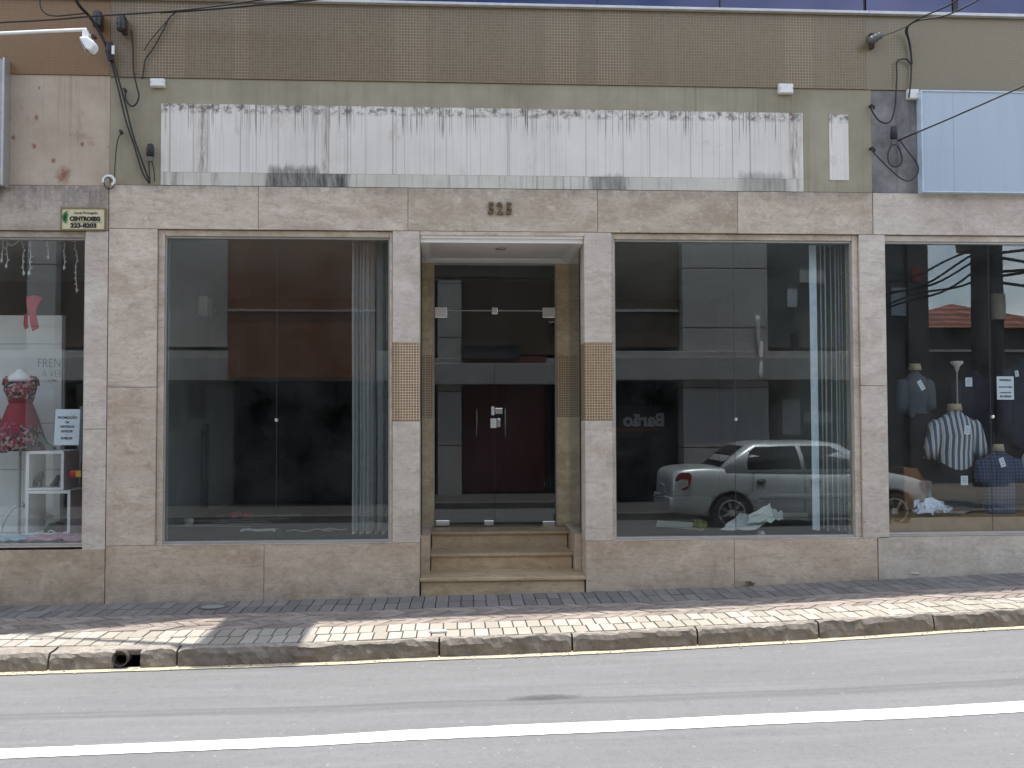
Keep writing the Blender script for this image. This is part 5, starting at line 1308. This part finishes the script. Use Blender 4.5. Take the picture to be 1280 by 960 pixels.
b.loft([ell(x2-.08, dY+.05, Z(566), Wd(17), .18, fold=.06), ell(x2-.09, dY+.05, Z(535), Wd(13), .15, fold=.03), ell(x2-.1, dY+.05, Z(505), Wd(8), .10), ell(x2-.1, dY+.05, Z(480), Wd(10), .12), ell(x2-.1, dY+.05, Z(470), Wd(8), .09)])
solo('pink_dress', b, plain('pink_flowers', (.34, .12, .16), .8, 0, .6, 14), 'pink patterned dress half cut by the left border', 'dress', loc=(x2-.08, dY+.05, Z(566)), smooth=True)
# shelf cubes
def cube_shelf(x0, y0, x1, y1, Y, dpt, label):
    a, c_ = q(x0, y1, Y), q(x1, y0, Y); t_ = thing('shelf_cube', ((a.x+c_.x)/2, Y, a.z), label, 'shelf', 'white display cubes'); th = .028
    obj('top_board', B().box(a.x, c_.x, Y, Y+dpt, c_.z-th, c_.z), WHITE, t_, bevel=.002)
    obj('bottom_board', B().box(a.x, c_.x, Y, Y+dpt, a.z, a.z+th*.6), WHITE, t_, bevel=.002)
    for xx in (a.x, c_.x-th): obj('side_board', B().box(xx, xx+th, Y+.001, Y+dpt-.001, a.z+th*.6+.001, c_.z-th-.001), WHITE, t_, bevel=.002)
    return a, c_
sa, sc_ = cube_shelf(31, 613, 88, 669, .42, .40, 'lower open white cube holding a black handbag')
cube_shelf(32, 563.5, 80, 612.6, .44, .38, 'upper open white cube with two dark shoes inside')
def shoe(x_, y_, Y, L_, mat, label, heel=.05, flip=1):
    p = q(x_, y_, Y); t_ = thing('shoe', tuple(p), label, 'shoe', 'shoes on the display cubes')
    b = B(); rg = []
    for (u_, w_, h0, h1) in ((0, .026, heel, heel+.055), (.25, .03, heel*.7, heel+.05), (.5, .032, heel*.2, heel*.2+.05), (.75, .036, .004, .04), (.93, .028, .004, .026), (1, .012, .006, .018)):
        x = p.x+flip*u_*L_; rg.append([(x, p.y-w_, p.z+h0), (x, p.y+w_, p.z+h0), (x, p.y+w_*.7, p.z+h1), (x, p.y-w_*.7, p.z+h1)])
    b.loft(rg); obj('upper', b, mat, t_, smooth=False, bevel=.004)
    obj('heel', B().lathe((p.x+flip*.014, p.y, p.z), [(0, 0), (.010, 0), (.017, heel), (0, heel)], 8), mat, t_)
SH1 = plain('shoe_dark', (.035, .033, .033), .4); SH2 = plain('shoe_green', (.10, .13, .09), .5)
shoe(53.5, 608.8, .55, .13, SH1, 'dark strappy shoe on the left inside the upper cube', .09, -1)
shoe(74, 608.8, .55, .085, SH1, 'dark shoe on the right inside the upper cube', .06, -1)
shoe(47, 562.6, .6, .17, SH2, 'dull green sandal on top of the upper cube', .10, 1)
p = q(68, 666, .5); hb = thing('handbag', (p.x, .52, LF+.02), 'round black handbag in the lower white cube', 'handbag')
w2 = Wd(11.5, .5)
obj('bag_body', B().prism([(p.x+w2*math.cos(an)*(1 if math.sin(an) > 0 else 1.02), .46, q(68, 665.5, .5).z+max(0, math.sin(an))*Wd(12, .5)) for an in [k*math.pi/12 for k in range(13)]], (0, .14, 0)), plain('bag_black', (.012, .012, .012), .35), hb, bevel=.012)
obj('clasp', B().tube(curve_pts([(p.x-.04, .452, LF+.06), (p.x-.01, .45, LF+.075), (p.x+.03, .452, LF+.055)], 3), .006, 6), CHROME, hb)
# crumpled cloths over the display floor
for k, (x0, x1, col, lb) in enumerate(((-30, 34, (.42, .55, .60), 'pale blue crumpled cloth on the display floor'), (30, 101, (.50, .30, .36), 'pink crumpled cloth on the display floor'))):
    a, c_ = q(x0, 676, .16), q(x1, 676, .16)
    rough_sheet([(a.x, .14, LF+.012), (c_.x, .14, LF+.012), (c_.x, .41, LF+.03), (a.x, .41, LF+.03)], lb, plain('cloth_tint', col, .9, 0, .3, 8), 'cloth', 'display_cloth', seed=20+k, crumple=.03, n=9, th=.006)
# low chair with bent chrome leg
ch = thing('display_stool', tuple(q(30, 660, .8)), 'low white stool with a bent chrome leg beside the cubes', 'stool')
obj('leg', B().tube(curve_pts([q(2, 664, .75), q(5, 652, .75), q(12, 640, .75), q(22, 631.5, .75), q(31, 631, .75)], 4), .012, 8), CHROME, ch, smooth=True)
a, c_ = q(14, 648, .8), q(60, 632, .8); obj('seat', B().prism([(a.x, .8, a.z), (c_.x, .8, a.z-.01), (c_.x-.02, .8, a.z+.02), (c_.x-.25, .8, c_.z), (a.x+.1, .8, c_.z)], (0, .15, 0)), WHITE, ch, bevel=.005)
# pale drape at the right side of the dress window
b = B(); rg = []
for (y_, xl, xr) in ((508, 99, 107), (540, 97, 107), (575, 95, 107), (610, 91, 107), (645, 88.5, 107), (668, 87, 107)):
    r_ = []
    for k in range(9):
        u_ = k/8; r_.append(q(xl+(xr-xl)*u_, y_, .95+.03*math.sin(u_*9)))
    rg.append(r_+[p_+Vector((0, .01, 0)) for p_ in r_[::-1]])
b.loft(rg); solo('pale_drape', b, plain('drape_pale', (.42, .42, .44), .9), 'pale cloth drape beside the dark red wall in the left window', 'drape', loc=q(97, 668, .95))

# ------------------------------------------------------------------ menswear display
PF = zpf
def torso(px, pys, Y, W, mat, label, name='shirt', yaw=0, neck=None, sleeve=None, skin=(.55, .50, .40), cat='shirt', hem_drop=0):
    """pys = (collar, shoulder, chest, waist, hem) in pixels; W = half widths in pixels at shoulder, chest, waist, hem"""
    cx = q(px, pys[0], Y).x; zc, zs, zch, zw, zh = [q(px, v, Y).z for v in pys]
    w = [Wd(v, Y) for v in W]
    t_ = thing(name, (cx, Y, zh), label, cat)
    b = B()
    hem_ = [(p_[0], p_[1], p_[2]-.045*math.cos(2*(k_/24*2*math.pi-math.pi/2))) for k_, p_ in enumerate(ell(cx, Y, zh+.02, w[3], w[3]*.62, 24, .02))]
    b.loft([hem_, ell(cx, Y, (zh+zw)/2, w[3]*1.02, w[3]*.62, 24, .02), ell(cx, Y, zw, w[2], w[2]*.6, 24), ell(cx, Y-.01, zch, w[1], w[1]*.62, 24), ell(cx, Y, (zch+zs)/2+.01, w[0]*.98, w[1]*.52, 24), ell(cx, Y, zs, w[0]*.80, w[1]*.40, 24), ell(cx, Y, (zs+zc)/2, w[0]*.44, w[1]*.30, 24), ell(cx, Y, zc-.0, w[0]*.27, w[1]*.25, 24)], cap=False)
    body_ = obj('shirt_body', b, mat, t_, smooth=True)
    b = B(); cr = w[0]*.29; b.loft([ell(cx, Y-.005, zc-.03, cr*1.12, cr*1.0, 18), ell(cx, Y, zc+.025, cr*.92, cr*.9, 18), ell(cx, Y, zc+.02, cr*.84, cr*.82, 18), ell(cx, Y, zc-.03, cr*.9, cr*.85, 18)], cap=False); obj('collar', b, mat, t_, smooth=True)
    if sleeve:
        for s_ in (-1, 1):
            x0_, x1_ = cx+s_*w[0]*.86, q(px+s_*sleeve[0], sleeve[1], Y).x; z1 = q(px, sleeve[1], Y).z; z0 = zs-.035
            b = B(); d = Vector((x1_-x0_, -.03, z1-z0)).normalized(); n1 = d.cross(Vector((0, 1, 0))).normalized(); n2 = d.cross(n1)
            rg = []
            for (u_, r_) in ((-.06, .045), (.06, .072), (.35, .078), (.7, .074), (1, .070), (.97, .062)):
                c_ = Vector((x0_, Y, z0))+Vector((x1_-x0_, -.03, z1-z0))*u_
                rg.append([c_+n1*r_*math.cos(k*math.pi/8)*1.0+n2*r_*math.sin(k*math.pi/8)*.9 for k in range(16)])
            b.loft(rg, cap=False); obj('sleeve', b, mat, t_, smooth=True)
    return t_, cx, w, (zc, zs, zch, zw, zh)
def neck(cx, Y, z, r, label, foot, mat, cap_z=.015):
    t_ = thing('mannequin', (cx, Y, foot), label, 'mannequin')
    obj('neck', B().lathe((cx, Y, z-.05), [(0, 0), (r*1.15, .0), (r, .05), (r*.95, .05+cap_z), (0, .052+cap_z)], 16), mat, t_, smooth=True)
    obj('stand_pole', B().tube([(cx, Y, foot), (cx, Y, z-.06)], .016, 8), ALU_DULL, t_)
    return t_
def fabric(name, a, b_, kind, scale=1.0, rough=.9):
    m, nt, bs = newmat(name); t = NT(nt); X = t.xyz()
    if kind == 'stripe':
        wv = t.math('SINE', t.math('MULTIPLY', t.math('ADD', X[0], t.math('MULTIPLY', t.noise(4, 2), .012)), scale))
        f = t.ramp(wv, .0, .3); c = t.mix(f, a, b_)
        w2 = t.math('SINE', t.math('MULTIPLY', X[0], scale*2.0)); c = t.mix(t.math('MULTIPLY', t.ramp(w2, .5, .8), .35), c, [v*.55 for v in a])
    elif kind == 'check':
        w1 = t.ramp(t.math('SINE', t.math('MULTIPLY', X[0], scale)), .55, .8); w2 = t.ramp(t.math('SINE', t.math('MULTIPLY', X[2], scale)), .55, .8)
        c = t.mix(t.math('MULTIPLY', t.math('ADD', w1, w2), .5), a, b_)
    else: c = t.mix(t.ramp(t.noise(6, 5), .3, .7), a, b_)
    t.L(c, bs.inputs['Base Color']); bs.inputs['Roughness'].default_value = rough
    t.L(t.bump(t.noise(9, 4), .35, .03), bs.inputs['Normal'])
    return m
BUST = plain('bust_cream', (.40, .34, .22), .6)
STRIPE = fabric('striped_cotton', (.085, .125, .19), (.60, .58, .55), 'stripe', 118)
t1, cx1, w1, z1_ = torso(1193, (513, 524, 545, 566, 584), .62, (28, 25, 23, 23), STRIPE, 'blue and white striped short-sleeved shirt in the middle of the display', sleeve=(33, 573))
neck(cx1, .62, z1_[0]+.05, .065, 'cream bust under the striped shirt', PF, BUST)
b = B(); b.loft([ell(cx1, .62, z1_[3]-.02, w1[2]*.99-.012, w1[2]*.57, 20), ell(cx1, .62, z1_[4]-.1, w1[3]*.97, w1[3]*.6, 20), ell(cx1, .62, q(1193, 608, .62).z, w1[3]*1.3, w1[3]*.72, 20), ell(cx1, .62, q(1193, 634, .62).z, w1[3]*1.45, w1[3]*.75, 20)])
solo('trousers', b, plain('black_cloth', (.012, .012, .014), .9), 'black trousers with white tag under the striped shirt', 'trousers', loc=(cx1, .62, q(1193, 634, .62).z), smooth=True)
obj('button_strip', B().box(cx1-.012, cx1+.012, .62-w1[1]*.62-.02, .62-w1[1]*.62-.006, z1_[4]+.05, z1_[0]-.05), STRIPE, t1) if False else None
GREYC = fabric('grey_jersey', (.060, .075, .088), (.085, .10, .11), 'plain')
t2, cx2, w2_, z2_ = torso(1143, (464, 473, 493, 510, 521), .85, (19, 18, 18, 20), GREYC, 'grey-blue shirt on the left bust of the menswear display', sleeve=(17, 516))
neck(cx2, .85, z2_[0]+.06, .06, 'pale bust inside the grey-blue shirt', PF, BUST)
b = B(); b.loft([ell(cx2+.02, .85, q(1143, 517, .85).z, w2_[2]*.93, .11, 20), ell(cx2+.02, .85, q(1143, 548, .85).z, w2_[2]*1.15, .13, 20), ell(cx2+.05, .85, q(1143, 584, .85).z, w2_[2]*1.2, .13, 20)])
solo('trousers', b, plain('black_wool', (.016, .016, .016), .9), 'black trousers below the grey-blue shirt', 'trousers', loc=(cx2, .85, q(1143, 584, .85).z), smooth=True)
NAVY = fabric('navy_wool', (.007, .010, .026), (.012, .016, .036), 'plain')
t3, cx3, w3_, z3_ = torso(1216, (466, 476, 500, 525, 560), 1.15, (26, 24, 21, 24), NAVY, 'navy blazer standing behind the striped shirt', 'blazer', sleeve=(26, 540), cat='blazer')
t4, cx4, w4_, z4_ = torso(1280, (450, 462, 490, 520, 560), .9, (27, 26, 24, 26), NAVY, 'navy suit jacket cut by the right border', 'blazer', sleeve=(28, 545), cat='blazer')
fs = thing('hat_stand', (q(1196, 500, .8).x, .8, PF), 'slim pole with white funnel cap rising behind the striped shirt', 'stand')
xq = q(1196, 460, .8).x
obj('cap', B().lathe((xq, .8, q(1196, 462, .8).z), [(0, -.03), (.012, -.02), (.03, .035), (.062, .065), (.06, .085), (0, .088)], 18), plain('cap_white', (.62, .60, .55), .5), fs, smooth=True)
obj('pole', B().tube([(xq, .8, PF), (xq, .8, q(1196, 462, .8).z)], .007, 8), ALU_DULL, fs)
CHECK = fabric('checked_flannel', (.018, .030, .07), (.085, .115, .19), 'check', 190)
t5, cx5, w5_, z5_ = torso(1248, (563, 571, 590, 615, 648), .5, (23, 21, 20, 20), CHECK, 'dark blue checked shirt low at the front of the display', sleeve=(24, 605))
neck(cx5, .5, z5_[0]+.045, .05, 'cream bust inside the checked shirt', PF, BUST)
t6, cx6, w6_, z6_ = torso(1292, (560, 568, 585, 603, 612), .6, (17, 16, 15, 15), fabric('pale_shirt', (.38, .44, .52), (.46, .52, .60), 'plain'), 'pale blue shirt at the right border low down')
# price tags
def ptag(x_, y_, Y, label, tilt=0, w_=.055, h=.085):
    p = q(x_, y_, Y); e1 = Vector((math.cos(tilt), 0, math.sin(tilt))); e3 = Vector((-math.sin(tilt), 0, math.cos(tilt)))
    t_ = thing('price_tag', tuple(p), label, 'price tag', 'white price tags on the menswear')
    obj('card', B().obox(p, e1, (0, 1, 0), e3, w_, .002, h), PB, t_)
    for k in (-1, 0, 1): obj('print_line', B().obox(p+e3*h*.24*k+Vector((0, -.002, 0)), e1, (0, 1, 0), e3, w_*.6, .001, .006), plain('print_grey', (.25, .27, .30), .7), t_)
ptag(1151.5, 481.5, .60, 'tilted price tag on the grey-blue shirt sleeve', R(30), .045, .10)
ptag(1211, 477.5, .80, 'price tag on the navy blazer behind the striped shirt', 0, .07, .09)
ptag(1209, 537.5, .42, 'price tag on the chest of the striped shirt', R(-4))
ptag(1205.5, 600.5, .42, 'price tag on the black trousers', 0, .07, .09)
ptag(1253, 578, .32, 'tilted price tag on the checked shirt', R(18), .05, .09)
ptag(1271, 467, .62, 'price tag on the navy jacket near the right border', R(8), .035, .06)
notice(1246.5, 470.5, 1267, 499.5, GY+.012, 'white printed notice taped to the menswear glass', (('REVENDA', .80, .026, 0), ('ATACADO E VAREJO', .52, .014, 0), ('COM DESCONTO', .28, .014, 0), ('R$ 200,00', .10, .026, 0)), PB)
# brown box, plastic wrap, leaning boards
a, c_ = q(1130, 632, .75), q(1160, 583, .75)
solo('leather_case', B().prism([(a.x, .75, PF), (c_.x, .75, PF), (c_.x-.01, .75, c_.z-.16), (c_.x-.10, .75, c_.z-.02), (a.x, .75, c_.z)], (0, .3, 0)), plain('tan_leather', (.30, .13, .045), .45, 0, .2, 5), 'tan leather case standing behind the plastic wrap', 'case', loc=(a.x, .75, PF), bevel=.02)
WRAP = plain('plastic_wrap', (.62, .66, .72), .25, 0, .1)
p = [q(1143, 646, .2), q(1190, 646, .2), q(1178, 634, .45), q(1146, 632, .45)]
rough_sheet([(v.x, v.y, max(v.z, PF+.01)) for v in p], 'crumpled clear plastic wrap on the display platform', WRAP, 'plastic wrap', 'plastic_wrap', seed=31, crumple=.07, n=8)
p = [q(1150, 640, .3), q(1186, 642, .3), q(1172, 626, .4), q(1155, 624, .4)]
rough_sheet([(v.x, v.y, max(v.z, PF+.03)) for v in p], 'white shirt packet lying on top of the plastic wrap', PB, 'packet', 'shirt_packet', seed=32, crumple=.03, n=6)
p = [q(1186, 645, .35), q(1206, 645, .35), q(1216, 637, .6), q(1180, 637, .6)]
rough_sheet([(v.x, v.y, max(v.z, PF+.012)) for v in p], 'brown paper sheet lying flat right of the plastic wrap', plain('kraft', (.30, .25, .20), .8), 'paper', seed=33, crumple=.008, n=4)
SKY_STRENGTH, SUN_STRENGTH, EXPOSURE = .15, 3.1, 1.22

# ------------------------------------------------------------------ light, sky, camera
SUN_EL, SUN_DX = R(82.3), .02
w = bpy.data.worlds.new('World'); sc.world = w; w.use_nodes = True; nt = w.node_tree
bg = nt.nodes['Background']; sky = nt.nodes.new('ShaderNodeTexSky'); sky.sky_type = 'NISHITA'; sky.sun_disc = False
sky.sun_elevation = SUN_EL; sky.sun_rotation = 0.0; sky.air_density = 1.0; sky.dust_density = .6
tcw = nt.nodes.new('ShaderNodeTexCoord'); mp = nt.nodes.new('ShaderNodeMapping'); mp.inputs['Scale'].default_value = (1, 1, 2.2)
nz = nt.nodes.new('ShaderNodeTexNoise'); nz.inputs['Scale'].default_value = 2.6; nz.inputs['Detail'].default_value = 8; nz.inputs['Roughness'].default_value = .6
rp = nt.nodes.new('ShaderNodeMapRange'); rp.inputs[1].default_value = .45; rp.inputs[2].default_value = .68; rp.inputs[4].default_value = .85
mxw = nt.nodes.new('ShaderNodeMix'); mxw.data_type = 'RGBA'; mxw.inputs[7].default_value = (12, 11.9, 11.9, 1)
nt.links.new(tcw.outputs['Generated'], mp.inputs[0]); nt.links.new(mp.outputs[0], nz.inputs['Vector']); nt.links.new(nz.outputs['Fac'], rp.inputs[0])
nt.links.new(rp.outputs[0], mxw.inputs[0]); nt.links.new(sky.outputs[0], mxw.inputs[6]); nt.links.new(mxw.outputs[2], bg.inputs['Color'])
bg.inputs['Strength'].default_value = SKY_STRENGTH
sl = bpy.data.lights.new('sun', 'SUN'); sl.energy = SUN_STRENGTH; sl.angle = R(.5); sl.color = (1, .965, .915)
so = bpy.data.objects.new('sun', sl); COL.objects.link(so)
d = Vector((SUN_DX, math.cos(SUN_EL), math.sin(SUN_EL)))          # towards the sun, behind the shops
so.rotation_euler = d.to_track_quat('Z', 'Y').to_euler(); so.location = (0, 8, 30)
cd = bpy.data.cameras.new('camera'); cam = bpy.data.objects.new('camera', cd); COL.objects.link(cam)
cd.sensor_width = 36; cd.lens = 36*F_PX/1280; cd.clip_start = .05; cd.clip_end = 2000
rot = Matrix((( _r.x, _u.x, -_f.x), (_r.y, _u.y, -_f.y), (_r.z, _u.z, -_f.z)))
cam.matrix_world = Matrix.Translation(CAM) @ rot.to_4x4()
sc.camera = cam
sc.view_settings.view_transform = 'Standard'; sc.view_settings.look = 'None'; sc.view_settings.gamma = 1
sc.view_settings.exposure = EXPOSURE
sc.render.engine = 'CYCLES'; sc.cycles.use_denoising = True; sc.cycles.denoising_prefilter = 'ACCURATE'; sc.cycles.max_bounces = 10; sc.cycles.transparent_max_bounces = 24
sc.cycles.diffuse_bounces = 5; sc.cycles.glossy_bounces = 5; sc.cycles.caustics_reflective = False
